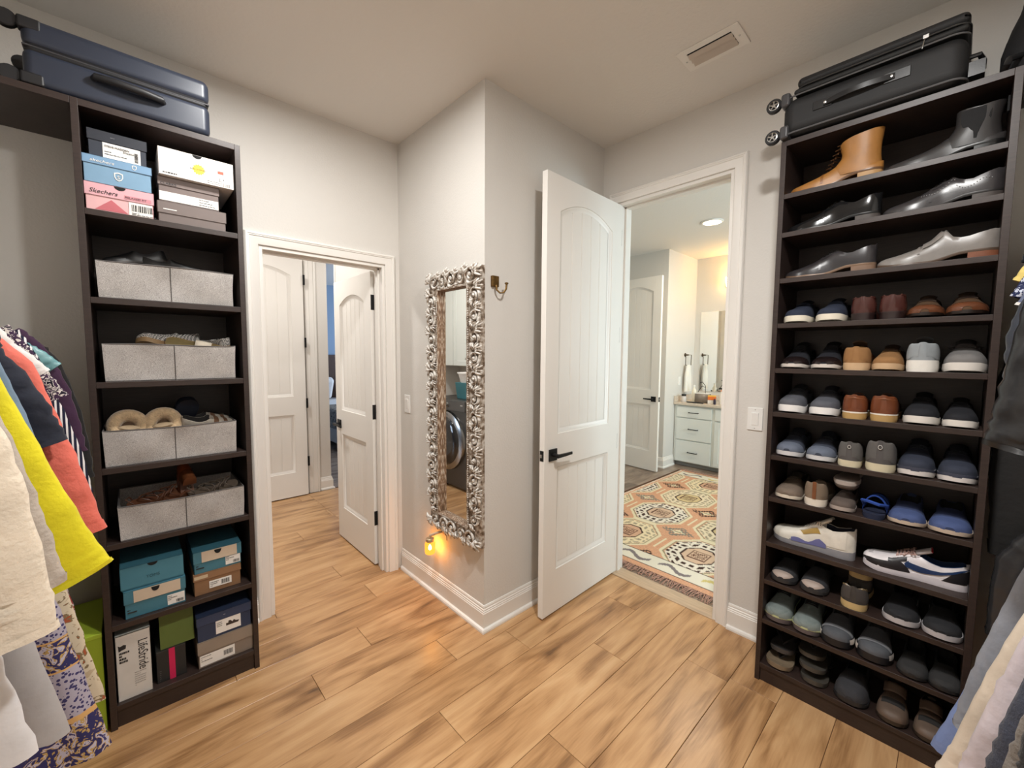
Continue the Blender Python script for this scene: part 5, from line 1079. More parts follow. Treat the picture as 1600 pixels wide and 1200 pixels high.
def garment(name, label, cat, pos, axis, m, length, half=.225, hem=None, sleeve=None, sw=.075, depth=.028, seed=1, group=None, collar=None, sleeve_m=None, shoulder=.075, drop=.02, puff=1.0, m2=None, curve=0, edge=None):
    """pos: point on the rail; axis 'y' = hangs from a rail running along y (spreads along x), 'x' = along x (spreads along y).
    sleeve: ((reach, drop),...) centre line beyond the shoulder tip towards the aisle, metres below the rail"""
    G = thing(name, label, cat, (pos[0],pos[1],pos[2]), 0 if axis == 'y' else math.pi/2, group)
    f = fold(seed); hem = hem or half*1.05; n = 44; rows_ = 26; rings = []
    for i in range(rows_):
        q = i/(rows_-1); z = -.055-(length-.055)*q
        zz = -z-.055
        if zz < shoulder: wd = lerp(.060,half,smst(zz/shoulder)**.8 if zz > 0 else 0)
        else: wd = lerp(half,hem,((zz-shoulder)/max(.01,length-shoulder-.055))**(1+curve))
        dp = lerp(depth*.55,depth*1.15,min(1,zz/.35)); amp = lerp(.002,.017,min(1,zz/.5))*puff; ring = []
        for k in range(n):
            a = 6.2832*k/n; s_ = math.cos(a); x = wd*math.copysign(abs(s_)**.9,s_); y = dp*math.sin(a)*(1-.25*abs(s_)**3)
            y += amp*f(s_*2.2,q)*(1 if math.sin(a) >= 0 else .8); ring.append((max(-.315,x+.004*f(q*6,s_)), y, z+(.010*f(s_*1.5,.3) if i == rows_-1 else 0)-drop*(abs(s_)**2)*(1 if zz < .02 else 0)))
        rings.append(ring)
    b = MB(); b.loft(rings, True, False); b.build('body', m, G, smooth=70)
    if edge:          # photo outline of the aisle-side sleeve, on the plane the garment hangs in
        sleeve = []
        for u_, v_ in edge:
            p = un(u_,v_,'y' if axis == 'y' else 'x',pos[1] if axis == 'y' else pos[0]); s0 = sw if not callable(sw) else sw(.5)
            sleeve.append(((p.x-pos[0] if axis == 'y' else p.y-pos[1])-s0*.9-half, pos[2]-p.z+s0*.25))
    if sleeve:
        for sd in (1,-1):
            C = [V(sd*(half-.045),0,-.055-shoulder*.75)]+[V(half+rx if sd > 0 else -half+.02,0,-dz) for rx,dz in sleeve]; P = []
            for i in range(len(C)-1):
                for k in range(6): P.append(C[i].lerp(C[i+1],k/6))
            P.append(C[-1]); sr = []
            for i, p in enumerate(P):
                q = i/(len(P)-1); t = (P[min(i+1,len(P)-1)]-P[max(i-1,0)]).normalized(); nx = V(-t.z,0,t.x)*(1 if sd > 0 else -1); wd = (sw if not callable(sw) else sw(q))*lerp(1.0,.86,q)
                ring = []
                for k in range(20):
                    a = 6.2832*k/20; u_, v_ = math.cos(a), math.sin(a); ring.append(p+nx*(wd*u_*(1+.05*f(q*5,u_)))+V(0,(depth*.75+.006*f(q*7+u_,sd))*v_+.006*f(q*9,u_*2)*puff,0))
                sr.append(ring)
            sb = MB(); sb.loft(sr, True, False); so = sb.build('sleeve', sleeve_m or m, G, smooth=70)
            cf = MB(); last = sr[-1]; prev = sr[-2]; cf.loft([[p+(p-c)*.03 for p,c in zip(prev,[P[-2]]*20)],[p+(p-c)*.03 for p,c in zip(last,[P[-1]]*20)]], True, False); cf.build('cuff', collar or sleeve_m or m, so, smooth=70)
    cb = MB(); cb.tube([(.058*math.cos(a),.030*math.sin(a),-.055+.012*math.sin(a)) for a in [6.2832*k/18 for k in range(18)]], .008, 6, loop=True); cb.build('collar', collar or m, G, smooth=60)
    # hanger
    Hh = thing('clothes_hanger', 'hanger holding the '+label.split(',')[0], 'hanger', (pos[0],pos[1],pos[2]), 0 if axis == 'y' else math.pi/2, 'clothes hangers')
    hm = MB(); hm.tube([(0,0,-.06),(0,0,-.02),(-.012,0,.0),(-.016,0,.012),(0,0,.0205),(.016,0,.012),(.018,0,.0)], .0022, 6); hm.build('hook', M_ROD, Hh)
    hm = MB(); hm.tube([(-half*.85,0,-.06-shoulder),(-half*.4,0,-.085),(0,0,-.06),(half*.4,0,-.085),(half*.85,0,-.06-shoulder)], .006, 8); hm.build('shoulder_bar', mat('black_velvet',(.01,.01,.01),.9), Hh)
    return G
GL = 'clothes left of the shelving unit'
zr = 1.63
def left(name, label, cat, y, m, length, edge=None, **kw): return garment(name, label, cat, (RW,y,zr), 'y', m, length, edge=edge, group=GL, **kw)
cream = cloth('cream_gauze',(228,214,194),.9,.6,90); beige = cloth('stone_linen',(184,172,160),.9,.5,120); yellow = cloth('yellow_linen',(226,212,28),.85,.5,70)
left('gauze_shirt', 'cream gauze shirt hanging nearest on the left rail', 'shirt', 1.1, cream, .70, ((-12,640),(32,735),(78,890),(97,965)), sw=.10, depth=.036, seed=1, puff=1.0)
left('stone_shirt', 'stone beige linen shirt between the cream and yellow shirts', 'shirt', 1.25, beige, .66, ((-12,625),(42,735),(82,830),(108,900)), sw=.075, depth=.03, seed=2)
left('yellow_shirt', 'bright yellow linen shirt with a long sleeve hanging out', 'shirt', 1.385, yellow, .70, ((-5,572),(43,660),(100,767),(150,850),(174,882)), sw=lambda q: .065+.028*q, depth=.034, seed=3)
left('blue_shirt', 'dusty blue shirt just behind the yellow one', 'shirt', 1.455, cloth('dusty_blue',(112,134,156)), .70, ((0,570),(40,645),(72,715),(97,775)), sw=.07, depth=.03, seed=4)
left('navy_tee', 'dark navy short-sleeved top in front of the coral one', 'shirt', 1.525, cloth('dark_navy',(24,28,44)), .68, ((-5,545),(45,590),(85,640),(111,686)), sw=.075, depth=.034, seed=5)
left('coral_shirt', 'coral pink linen shirt with a long sleeve', 'shirt', 1.595, cloth('coral',(226,112,96),.85,.5,80), .72, ((0,533),(55,572),(88,645),(132,740),(165,822)), sw=lambda q: .062+.01*q, depth=.03, seed=6)
left('white_tee', 'white short-sleeved top behind the coral shirt', 'shirt', 1.75, cloth('white_cotton',(230,226,222)), .64, ((30,546),(62,566),(88,586)), sw=.05, puff=.45, depth=.018, seed=7)
left('paisley_top', 'black and white paisley top behind the white one', 'shirt', 1.805, pattern('paisley',[(0,srgb(30,26,40)),(.40,srgb(214,206,200)),(.47,srgb(60,40,66)),(.62,srgb(220,212,206))],58,'noise'), .70, ((40,538),(82,588),(113,622)), sw=.062, puff=.45, depth=.018, seed=8)
left('striped_shirt', 'navy shirt with white stripes beside the shelving unit', 'shirt', 1.92, pattern('stripe',[(0,srgb(28,30,52)),(.62,srgb(226,224,224))],30,'wave'), .74, ((60,560),(100,640),(130,705),(147,765)), sw=.06, puff=.45, depth=.018, seed=9)
left('teal_top', 'teal satin top near the back of the left rail', 'shirt', 2.015, cloth('teal_satin',(110,160,164),.4,.1), .70, ((50,543),(80,558),(103,574)), sw=.036, puff=.45, depth=.018, seed=10)
left('purple_dress', 'dark purple dress near the back of the left rail', 'dress', 2.06, cloth('aubergine',(58,28,58)), .90, ((70,545),(106,600),(127,660),(137,700)), sw=.055, puff=.45, depth=.018, seed=11)
left('black_blouse', 'black blouse at the far end of the left rail', 'shirt', 2.105, cloth('black',(18,17,19)), .74, ((60,538),(96,568),(127,640),(142,700),(148,740)), sw=.052, puff=.45, depth=.018, seed=12, half=.275, shoulder=.09)
# leo = pattern('leopard_lilac',[(0,srgb(52,46,96)),(.24,srgb(60,54,110)),(.34,srgb(186,180,196)),(.8,srgb(206,198,204))],46)
def skirt_m(nt, b):
    tc = nn(nt,'ShaderNodeTexCoord'); vo = nn(nt,'ShaderNodeTexVoronoi'); vo.inputs['Scale'].default_value = 105; nt.links.new(tc.outputs['Object'],vo.inputs['Vector'])
    a = ramp(nt,vo.outputs['Distance'],[(0,srgb(62,58,104)),(.40,srgb(176,170,186))],'CONSTANT'); no = nn(nt,'ShaderNodeTexNoise'); no.inputs['Scale'].default_value = 34; no.inputs['Distortion'].default_value = 2; nt.links.new(tc.outputs['Object'],no.inputs['Vector'])
    c = ramp(nt,no.outputs[0],[(0,srgb(52,50,98)),(.50,srgb(190,158,96)),(.56,srgb(190,184,200)),(.66,srgb(66,62,110))],'CONSTANT'); sp = nn(nt,'ShaderNodeSeparateXYZ'); nt.links.new(tc.outputs['Object'],sp.inputs[0])
    k = ramp(nt,sp.outputs['Z'],[(0,(0,0,0)),(1,(1,1,1))]); mr = nn(nt,'ShaderNodeMapRange'); mr.inputs[1].default_value = -1.36; mr.inputs[2].default_value = 0; nt.links.new(sp.outputs['Z'],mr.inputs[0])
    st = ramp(nt,mr.outputs[0],[(0,(1,1,1)),(.12,(0,0,0)),(.235,(1,1,1)),(.30,(0,0,0))],'CONSTANT'); mx = nn(nt,'ShaderNodeMix',data_type='RGBA'); nt.links.new(st,mx.inputs[0]); nt.links.new(a,mx.inputs[6]); nt.links.new(c,mx.inputs[7])
    ln = ramp(nt,mr.outputs[0],[(0,(0,0,0)),(.117,(1,1,1)),(.127,(0,0,0)),(.232,(1,1,1)),(.238,(0,0,0)),(.297,(1,1,1)),(.304,(0,0,0))],'CONSTANT'); m2 = nn(nt,'ShaderNodeMix',data_type='RGBA'); m2.inputs[7].default_value = (*srgb(214,170,110),1); nt.links.new(ln,m2.inputs[0]); nt.links.new(mx.outputs[2],m2.inputs[6]); nt.links.new(m2.outputs[2],b.inputs['Base Color'])
left('print_skirt', 'long lilac leopard-print dress with a blue floral hem border', 'dress', 1.675, node_mat('print_skirt',skirt_m,.8,.3), 1.33, None, half=.20, hem=.385, depth=.036, seed=13, puff=1.3, curve=.3)
left('floral_dress', 'cream floral dress hanging behind the leopard-print one', 'dress', 1.865, pattern('cream_floral',[(0,srgb(176,92,60)),(.36,srgb(140,120,90)),(.42,srgb(222,208,182)),(.66,srgb(200,180,150))],24,'noise'), 1.30, None, half=.2, hem=.37, depth=.026, seed=14, puff=.8, curve=.3)
left('red_dress', 'red patterned dress low beside the lime box', 'dress', 1.97, pattern('red_print',[(0,srgb(120,36,36)),(.5,srgb(196,188,186)),(.6,srgb(150,60,56))],30,'noise'), 1.12, None, half=.2, hem=.32, puff=.45, depth=.018, seed=15, curve=.3)
left('grey_skirt', 'long light grey skirt below the stone shirt', 'skirt', 1.315, cloth('pale_grey',(172,168,168),.9,.3,40), 1.00, None, half=.17, hem=.34, depth=.03, seed=16, puff=1.3)
left('white_blouse', 'white rumpled blouse low at the left edge', 'shirt', 1.18, cloth('bright_white',(224,222,224),.8,.5,30), .93, None, half=.17, hem=.31, depth=.022, seed=17, puff=1.0)
# right of the shoe rack: two rails along x
GR2 = 'clothes right of the shoe rack'
def right(name, label, cat, x, z, m, length, edge=None, **kw): return garment(name, label, cat, (x,RS,z), 'x', m, length, edge=edge, group=GR2, **kw)
zu, zl = 2.02, 1.04
right('yellow_polo', 'yellow sleeve top on the upper rail beside the shoe rack', 'shirt', 2.00, zu, cloth('soft_yellow',(214,190,110)), .70, ((1596,420),(1577,442)), sw=.045, depth=.024, seed=21)
right('navy_polo', 'black polo behind the yellow top on the upper rail', 'shirt', 2.10, zu, cloth('ink',(26,28,36)), .74, ((1600,395),(1592,410)), sw=.05, depth=.024, seed=22)
right('check_shirt', 'blue and white checked shirt under the yellow top', 'shirt', 1.93, zu, pattern('check',[(0,srgb(40,46,80)),(.5,srgb(196,200,214)),(.62,srgb(90,100,140))],40,'noise'), .74, ((1598,435),(1574,466)), sw=.050, depth=.024, seed=23)
right('denim_shirt', 'slate blue shirt with white cuff on the upper rail', 'shirt', 1.84, zu, cloth('slate',(92,98,122)), .76, ((1600,455),(1581,480)), sw=.055, depth=.026, seed=24, collar=cloth('white_cotton',(230,226,222)))
right('puffer_jacket', 'dark quilted jacket behind the leather one', 'jacket', 1.74, zu, cloth('quilt',(40,44,54),.45,.8,14), .80, ((1592,480),(1574,520),(1569,570),(1566,620)), sw=.06, depth=.04, seed=25)
right('leather_jacket', 'black leather jacket with zipped sleeve right of the shoe rack', 'jacket', 1.56, zu, mat('jacket_leather',(.016,.016,.017),.32,bump=.5,bscale=22), .78, ((1606,470),(1575,560),(1546,640),(1526,688)), sw=lambda q: .078-.012*q, depth=.05, seed=26)
right('wall_shade_form', 'long charcoal coat at the back of the upper rail', 'coat', 2.20, zu, cloth('charcoal',(38,36,35)), 1.16, ((1590,500),(1558,600),(1546,720),(1542,850)), sw=.10, depth=.03, seed=27, hem=.30)  # added dark form, no real coat: covers the pale wall where it lies in shade
right('bagged_suit', 'dark suit under clear plastic on the lower rail', 'jacket', 2.08, zl, mat('suit_plastic',(.03,.03,.032),.25,bump=.6,bscale=18), .80, ((1590,840),(1556,870),(1545,920),(1538,980)), sw=.07, depth=.04, seed=28)
right('blue_shirt', 'pale blue shirt low beside the shoe rack', 'shirt', 1.94, zl, cloth('pale_blue',(126,146,196)), .74, ((1602,905),(1545,1000),(1500,1085),(1451,1160)), sw=.052, depth=.026, seed=29)
right('grey_shirt', 'silver grey shirt between the pale blue and cream shirts', 'shirt', 1.80, zl, cloth('silver_grey',(142,146,156)), .74, ((1604,880),(1566,950),(1526,1025),(1498,1090),(1486,1125)), sw=.056, depth=.03, seed=30)
right('cream_shirt', 'cream shirt on the lower rail in the bottom right corner', 'shirt', 1.66, zl, cloth('warm_cream',(216,202,184)), .74, ((1602,955),(1542,1050),(1484,1160),(1458,1195)), sw=.056, depth=.034, seed=31)
right('lilac_shirt', 'pale lilac shirt beside the cream shirt, bottom right', 'shirt', 1.54, zl, cloth('pale_lilac',(204,194,200)), .74, ((1602,990),(1552,1080),(1508,1165),(1486,1215)), sw=.060, depth=.034, seed=32)
right('charcoal_jumper', 'dark navy jumper right of the lilac shirt', 'jumper', 1.40, zl, cloth('dark_knit',(60,64,78),.95,.8,150), .74, ((1602,1060),(1562,1130),(1530,1205)), sw=.062, depth=.036, seed=33)
right('taupe_jumper', 'grey marl jumper near the bottom right corner', 'jumper', 1.29, zl, cloth('grey_marl',(120,114,108),.95,.8,150), .74, ((1602,1110),(1575,1170),(1556,1215)), sw=.06, depth=.034, seed=34)
right('black_jumper', 'black jumper at the bottom right corner', 'jumper', 1.18, zl, cloth('black_knit',(30,30,32),.95,.6,150), .74, ((1602,1140),(1590,1185),(1580,1220)), sw=.06, depth=.034, seed=35)
# ------------------------------------------------------------------ bathroom
def rug_colours(X, Y):
    """woven kilim pattern evaluated on arrays of floor positions"""
    S = lambda *c: np.array(srgb(*c)); out = np.empty(X.shape+(3,)); rng = np.random.RandomState(5)
    terra = S(208,158,126)*(1+.10*np.sin(Y*310)[...,None]*.4+.06*rng.randn(*X.shape)[...,None]); out[:] = terra
    e = np.minimum(X-2.56, 5.18-X); s = np.minimum(2.39-Y, Y-.05)
    def put(mask, c): out[mask] = c
    cream, yel, olive, brown, dark, grey, pink = S(222,208,176), S(214,192,128), S(146,136,110), S(96,62,50), S(70,50,44), S(134,130,124), S(204,164,136)
    # large medallions
    i = np.round((X-3.02)/.585); j = np.round((Y-1.82)/.60); a = X-3.02-.585*i; b = Y-1.82-.60*j; k = np.mod(i+2*j,3)
    h = np.maximum(np.maximum(np.abs(a)/.25,np.abs(b)/.215),(np.abs(a)/.25+np.abs(b)/.215)/1.42)
    put((h < 1.16) & (h > 1.02), cream); put((h < 1.06) & (h > 1.02), olive)
    put((np.abs(np.abs(a)-.2925) < .012) & (np.abs(b) < .11), cream); put((np.abs(np.abs(b)-.30) < .010) & (np.abs(a) < .10), cream)
    base = np.where((k == 1)[...,None], S(224,214,198), np.where((k == 2)[...,None], S(224,208,178), S(226,208,172))); m = h < 1.0; out[m] = base[m]
    ang = np.where(np.abs(a)/.25 > np.abs(b)/.215, b, a); hook = (np.mod(ang+.6,.056) < .030)
    hk = np.where((k == 1)[...,None], dark, np.where((k == 2)[...,None], S(158,144,122), S(160,148,126))); ring = (h < .97) & (h > .62) & hook & (np.mod(h*9,2) < 1.25); out[ring] = hk[ring]
    put((h < .56) & (h > .50), dark); lo = h < .50; cc = np.where((k == 1)[...,None], S(206,176,150), np.where((k == 2)[...,None], S(206,184,140), pink)); out[lo] = cc[lo]
    sq = np.maximum(np.abs(a),np.abs(b)); put((sq < .068) & (sq > .058), brown); put((sq < .05) & ((np.mod(a*1.7+b,.04) < .018) ^ (np.mod(b*1.5-a,.05) < .02)), brown)
    # small stepped motifs between them
    i2 = np.round((X-3.3125)/.585); j2 = np.round((Y-2.12)/.60); a2 = X-3.3125-.585*i2; b2 = Y-2.12-.60*j2; q = .018; A, B = np.abs(np.round(a2/q)*q), np.abs(np.round(b2/q)*q); d = A/.11+B/.13
    kk = np.mod(i2+j2,2); mc = np.where((kk == 0)[...,None], dark, S(126,122,112)); stp = (d < 1) & (np.mod(np.round(a2/q)+np.round(b2/q),3) != 0); out[stp] = mc[stp]; put(d < .42, cream); put(d < .16, olive)
    # borders
    fe = e < .225; put(fe & (e > .215), dark); w_ = fe & (e <= .215) & (e > .06); put(w_, S(222,214,196))
    yy = np.mod(Y+.1,.30)-.15; ex = (e-.137)/.06; mo = np.abs(ex-np.sign(yy)*.5*np.sin(np.abs(yy)*28)) < .30; mot = w_ & mo & (np.abs(yy) < .115); c2 = np.where((np.mod(np.floor((Y+.1)/.30),3) == 0)[...,None], S(204,186,120), S(126,116,116)); out[mot] = c2[mot]
    put((e <= .06) & (e > .052), dark); put(e <= .052, terra[e <= .052])
    zz = np.mod(X,.034)/.034; put((s < .085) & (s > .03), terra[(s < .085) & (s > .03)]); put((s < .06) & (s > .032) & (zz < .55), S(232,224,206)); put((s < .085) & (s > .072) & (np.mod(X+.017,.034) < .02), S(232,224,206)); put(s < .030, S(96,70,56))
    return out
R_ = thing('kilim_rug', 'terracotta patterned rug with fringe on the bathroom floor', 'rug', (3.87,1.22,0))
dx_ = .0082; xs = np.arange(2.56,5.1801,dx_); ys = np.arange(.05,2.3901,dx_); XX, YY = np.meshgrid(xs,ys,indexing='ij'); nx, ny = XX.shape
vv = np.stack([XX.ravel()-3.87,YY.ravel()-1.22,np.full(nx*ny,.009)],1); idx = np.arange(nx*ny).reshape(nx,ny); ff = np.stack([idx[:-1,:-1],idx[1:,:-1],idx[1:,1:],idx[:-1,1:]],-1).reshape(-1,4)
me = bpy.data.meshes.new('pile'); me.from_pydata(vv.tolist(),[],ff.tolist()); at = me.color_attributes.new('weave','FLOAT_COLOR','POINT'); cl = np.ones((nx*ny,4)); cl[:,:3] = np.clip(rug_colours(XX,YY).reshape(-1,3),0,1); at.data.foreach_set('color',cl.ravel())
def rugm(nt, b):
    ca = nn(nt,'ShaderNodeVertexColor'); ca.layer_name = 'weave'; nt.links.new(ca.outputs[0],b.inputs['Base Color']); tc = nn(nt,'ShaderNodeTexCoord'); n = nn(nt,'ShaderNodeTexNoise'); n.inputs['Scale'].default_value = 300; nt.links.new(tc.outputs['Object'],n.inputs['Vector'])
    bp = nn(nt,'ShaderNodeBump'); bp.inputs['Strength'].default_value = .4; bp.inputs['Distance'].default_value = .002; nt.links.new(n.outputs[0],bp.inputs['Height']); nt.links.new(bp.outputs[0],b.inputs['Normal'])
me.materials.append(node_mat('kilim_weave',rugm,.95,.1)); link('pile',me,R_)
MB().box((2.56-3.87,.05-1.22,.001),(5.1801-3.87,2.3901-1.22,.0088)).build('backing', fab((120,84,66)), R_)
fr = random.Random(9)
for x0, sg in ((2.56,-1),(5.18,1)):
    b = MB()
    for k in range(300):
        y = .06+2.32*(k+fr.random())/300; l = fr.uniform(.06,.105); w_ = fr.uniform(-.02,.02); P = [(x0-3.87,y-1.22,.006),(x0-3.87+sg*l*.5,y-1.22+w_*.6,.006+fr.uniform(0,.004)),(x0-3.87+sg*l,y-1.22+w_*1.6,.0035)]; b.tube(P, [.0035,.003,.002], 4)
        if k % 3 == 0: b.lathe([(0,-.006),(.006,-.002),(.005,.004),(0,.006)], (x0-3.87+sg*.012,y-1.22,.008), 5)
    tag(b.build('fringe', mat('fringe_yarn',srgb(170,132,114),.95,var=.35,vscale=60), R_), kind='stuff')
M_CAB = mat('vanity_paint', srgb(226,230,226), .4)
Vn = thing('vanity_cabinet', 'white bathroom vanity with black-handled drawers', 'vanity', (5.66,1.60,0)); ox, oy = 5.66, 1.60
def vb(name, a, c, m, parent=Vn, bevel=.002): return MB().box((a[0]-ox,a[1]-oy,a[2]),(c[0]-ox,c[1]-oy,c[2])).build(name, m, parent, bevel=bevel)
vb('carcass', (5.40,.6,.06),(5.945,2.575,.828), M_CAB); vb('toe_kick', (5.46,.6,0),(5.94,2.575,.06), mat('toe_kick',srgb(150,150,148),.6))
def pull(p, L=.11, parent=Vn, vert=False):
    x, y, z = p[0]-ox, p[1]-oy, p[2]; b = MB()
    if vert: b.tube([(x,y,z-L/2),(x-.026,y,z-L/2),(x-.026,y,z+L/2),(x,y,z+L/2)], .0055, 8)
    else: b.tube([(x,y-L/2,z),(x-.026,y-L/2,z),(x-.026,y+L/2,z),(x,y+L/2,z)], .0055, 8)
    b.build('handle', M_BLACK, parent, smooth=40)
for z0, z1, zp in ((.665,.805,.735),(.368,.652,.515),(.072,.352,.205)):
    d = vb('drawer', (5.38,2.085,z0),(5.399,2.540,z1), M_CAB); pull((5.38,2.31,zp),.12,d)
for y0 in (1.60,1.12,.64):
    d = vb('drawer', (5.38,y0,.665),(5.399,y0+.445,.805), M_CAB)
    d = MB(); d.box((5.385-ox,y0-oy,.072),(5.399-ox,y0+.445-oy,.645)); dd = d.build('door', M_CAB, Vn, bevel=.002)
    f_ = MB()
    for a, c in (((y0,.072),(y0+.055,.645)),((y0+.39,.072),(y0+.445,.645)),((y0+.055,.072),(y0+.39,.127)),((y0+.055,.59),(y0+.39,.645))): f_.box((5.379-ox,a[0]-oy,a[1]),(5.386-ox,c[0]-oy,c[1]))
    f_.build('door_frame', M_CAB, dd, bevel=.001); pull((5.38,y0+.03,.36),.12,dd,True)
ct = thing('countertop', 'pale stone counter on the bathroom vanity', 'counter', (5.65,1.59,.829))
MB().box((-.29,-1.0,0),(.297,.987,.032)).build('slab', mat('quartz',srgb(214,200,184),.25,var=.06,vscale=40), ct, bevel=.003); MB().box((-.285,.966,.0325),(.297,.987,.11)).build('side_splash', mat('quartz',(1,1,1)), ct, bevel=.002); MB().box((.278,-1.0,.0325),(.297,.965,.11)).build('back_splash', mat('quartz',(1,1,1)), ct, bevel=.002)
o = MB().box((5.942,.75,.985),(5.949,2.50,2.09)).build('wall_mirror', mat('mirror_silver',(1,1,1)), bevel=.001); tag(o, 'frameless mirror above the bathroom vanity', 'mirror')
GC = 'toiletries on the vanity'
def lath(name, label, cat, x, y, prof, m, capm=None, cap=None):
    t = thing(name, label, cat, (x,y,.8615), 0, GC); MB().lathe(prof, n=18).build('vessel', m, t, smooth=40)
    if cap: MB().lathe(cap, n=16).build('lid', capm, t, smooth=40)
lath('dark_jar', 'small dark-capped jar at the left of the vanity counter', 'jar', 5.46, 2.485, [(.032,0),(.034,.005),(.034,.07),(.028,.078)], mat('jar_glass',srgb(214,206,200),.15), mat('jar_black',(.015,.012,.012),.4), [(.030,.078),(.030,.104),(.0,.105)])
lath('white_bottle', 'white bottle at the right of the vanity counter', 'bottle', 5.50, 2.02, [(.026,0),(.027,.004),(.027,.13),(.012,.15),(.012,.17)], mat('bottle_white',srgb(236,226,216),.3), mat('cap_coral',srgb(226,160,120),.4), [(.014,.168),(.014,.19),(.0,.191)])
lath('pump_bottle', 'tall pale bottle beside the hanging towel', 'bottle', 5.60, 2.41, [(.028,0),(.029,.004),(.029,.15),(.013,.18),(.012,.20)], mat('bottle_ivory',srgb(240,232,214),.3), M_WHITE, [(.014,.20),(.014,.22),(.0,.225)])
t = thing('tray_box', 'clear-walled organiser box on the vanity counter', 'organiser', (5.56,2.275,.8615), 0, GC); shape2d('walls', [(-.05,-.085),(.05,-.085),(.05,.085),(-.05,.085)], [[(-.046,-.081),(.046,-.081),(.046,.081),(-.046,.081)]], .12, mat('smoky_acrylic',srgb(150,138,128),.2), t, (0,0,.06)); MB().box((-.052,-.087,.118),(.052,.087,.124)).build('rim', M_WHITE, t, bevel=.001)
t = thing('wire_stand', 'small black wire jewellery stand in the organiser', 'stand', (5.58,2.275,.8615), 0, GC); b = MB(); b.tube([(0,-.02,.002),(0,-.02,.22),(0,.02,.27),(0,.05,.26)], .004, 6); b.tube([(0,-.02,.20),(0,.02,.22),(0,.06,.16),(0,.075,.13)], .004, 6); b.build('wire', M_BLACK, t); MB().lathe([(.028,0),(.028,.004)], (0,-.02,0), 14).build('foot', M_BLACK, t)
t = thing('orange_carton', 'orange and white carton on the vanity counter', 'carton', (5.50,2.135,.8615), .2, GC); MB().box((-.03,-.045,0),(.03,.045,.05)).build('base', card((236,228,220)), t, bevel=.002); MB().box((-.03,-.045,.05),(.03,.045,.095)).build('top', card((232,120,50)), t, bevel=.002); MB().box((-.0305,-.046,.095),(.0305,.046,.11)).build('lid', card((240,190,80)), t, bevel=.002)
t = thing('cosmetic_tube', 'small dark cosmetic tube beside the orange carton', 'tube', (5.46,2.085,.8615), 0, GC); MB().lathe([(.014,0),(.016,.01),(.016,.05),(.004,.075)], n=12).build('tube_body', card((50,40,60)), t, smooth=40)
t = thing('flat_brush', 'flat black hairbrush on the vanity counter', 'brush', (5.43,2.33,.8615), 1.5, GC); b = MB(); b.loft([[(x,-w_,.001),(x,-w_,.012),(x,w_,.012),(x,w_,.001)] for x,w_ in ((-.12,.008),(-.03,.010),(-.01,.028),(.07,.032),(.10,.018))]); b.build('handle', M_RUB, t, bevel=.003)
# towel ring, towel, outlet, light
tr_ = thing('towel_ring', 'dark metal towel ring on the bathroom side wall', 'towel ring', (5.66,2.58,1.49)); M_BRZ = mat('dark_bronze',srgb(96,80,62),.35,.8)
MB().lathe([(.026,0),(.026,-.008),(.012,-.012),(.010,-.05)], n=18, ax='y').build('post', M_BRZ, tr_, smooth=40); b = MB(); b.tube([(.0,-.05,.0),(.085,-.05,.0),(.085,-.05,-.14),(-.085,-.05,-.14),(-.085,-.05,0)], .0055, 8, loop=True); b.build('ring', M_BRZ, tr_, smooth=40)
tw = thing('hand_towel', 'white hand towel hung on the towel ring', 'towel', (5.66,2.53,.99)); b = MB(); G = []
for k in range(13):
    q = k/12; z = .365-.365*q; wd = lerp(.05,.085,smst(q*2)); G.append([(wd*math.copysign(abs(math.cos(a))**.7,math.cos(a)), (.016+.010*q)*math.sin(a)+.006*math.sin(5*math.cos(a)*2+q*3), z) for a in [6.2832*i/28 for i in range(28)]])
b.loft(G); b.build('cloth', mat('towel_white',srgb(240,236,228),.95,bump=.6,bscale=220), tw, smooth=60)
ou = thing('wall_outlet', 'white outlet plate below the towel ring', 'outlet', (5.505,2.58,1.137)); MB().box((-.036,-.006,-.058),(.036,0,.058)).build('plate', M_WHITE, ou, bevel=.002)
for z in (-.022,.022): MB().box((-.014,-.008,z-.014),(.014,-.005,z+.014)).build('socket', M_WHITE, ou, bevel=.002)
vl = thing('vanity_light', 'glowing glass-shaded lamp above the bathroom mirror', 'lamp', (5.95,1.86,2.43)); MB().box((-.02,-.33,-.03),(0,.33,.03)).build('back_plate', M_STEEL, vl, bevel=.003)
for y in (-.26,0,.26):
    MB().box((-.075,y-.012,-.045),(-.01,y+.012,-.03)).build('arm', M_STEEL, vl, bevel=.002); MB().lathe([(.034,-.035),(.045,.085),(.043,.085),(.032,-.033)], (-.085,y,.0), 20).build('shade', mat('lit_shade',(1,.9,.7),.4,emit=(1,.62,.22),estr=18), vl, smooth=40)
# ------------------------------------------------------------------ laundry and bedroom
M_APP = mat('graphite_steel',(.10,.098,.095),.32,.7)
W_ = thing('washing_machine', 'dark grey front-loading washer reflected in the carved mirror', 'washer', (-.27,3.84,0), 0)
MB().box((-.36,-.345,.02),(.345,.345,.985)).build('cabinet', M_APP, W_, bevel=.012, seg=3); MB().box((.343,-.335,.865),(.360,.335,.975)).build('control_panel', mat('panel_steel',(.13,.128,.125),.3,.6), W_, bevel=.004)
MB().lathe([(.330,.345),(.325,.375),(.28,.39)], (0,0,.525), 40, ax='x').build('door_surround', mat('chrome_ring',(.35,.35,.35),.2,1), W_, smooth=40); MB().lathe([(.272,.388),(.26,.402),(.16,.412),(0,.416)], (0,0,.525), 36, ax='x').build('door_glass', mat('door_glass',(.015,.015,.017),.08,spec=.8), W_, smooth=50)
MB().lathe([(.03,.36),(.028,.385),(0,.386)], (0,.0,.92), 20, ax='x').build('dial', M_STEEL, W_, smooth=40); MB().box((.36,-.30,.925),(.362,-.26,.94)).build('badge', M_STEEL, W_)
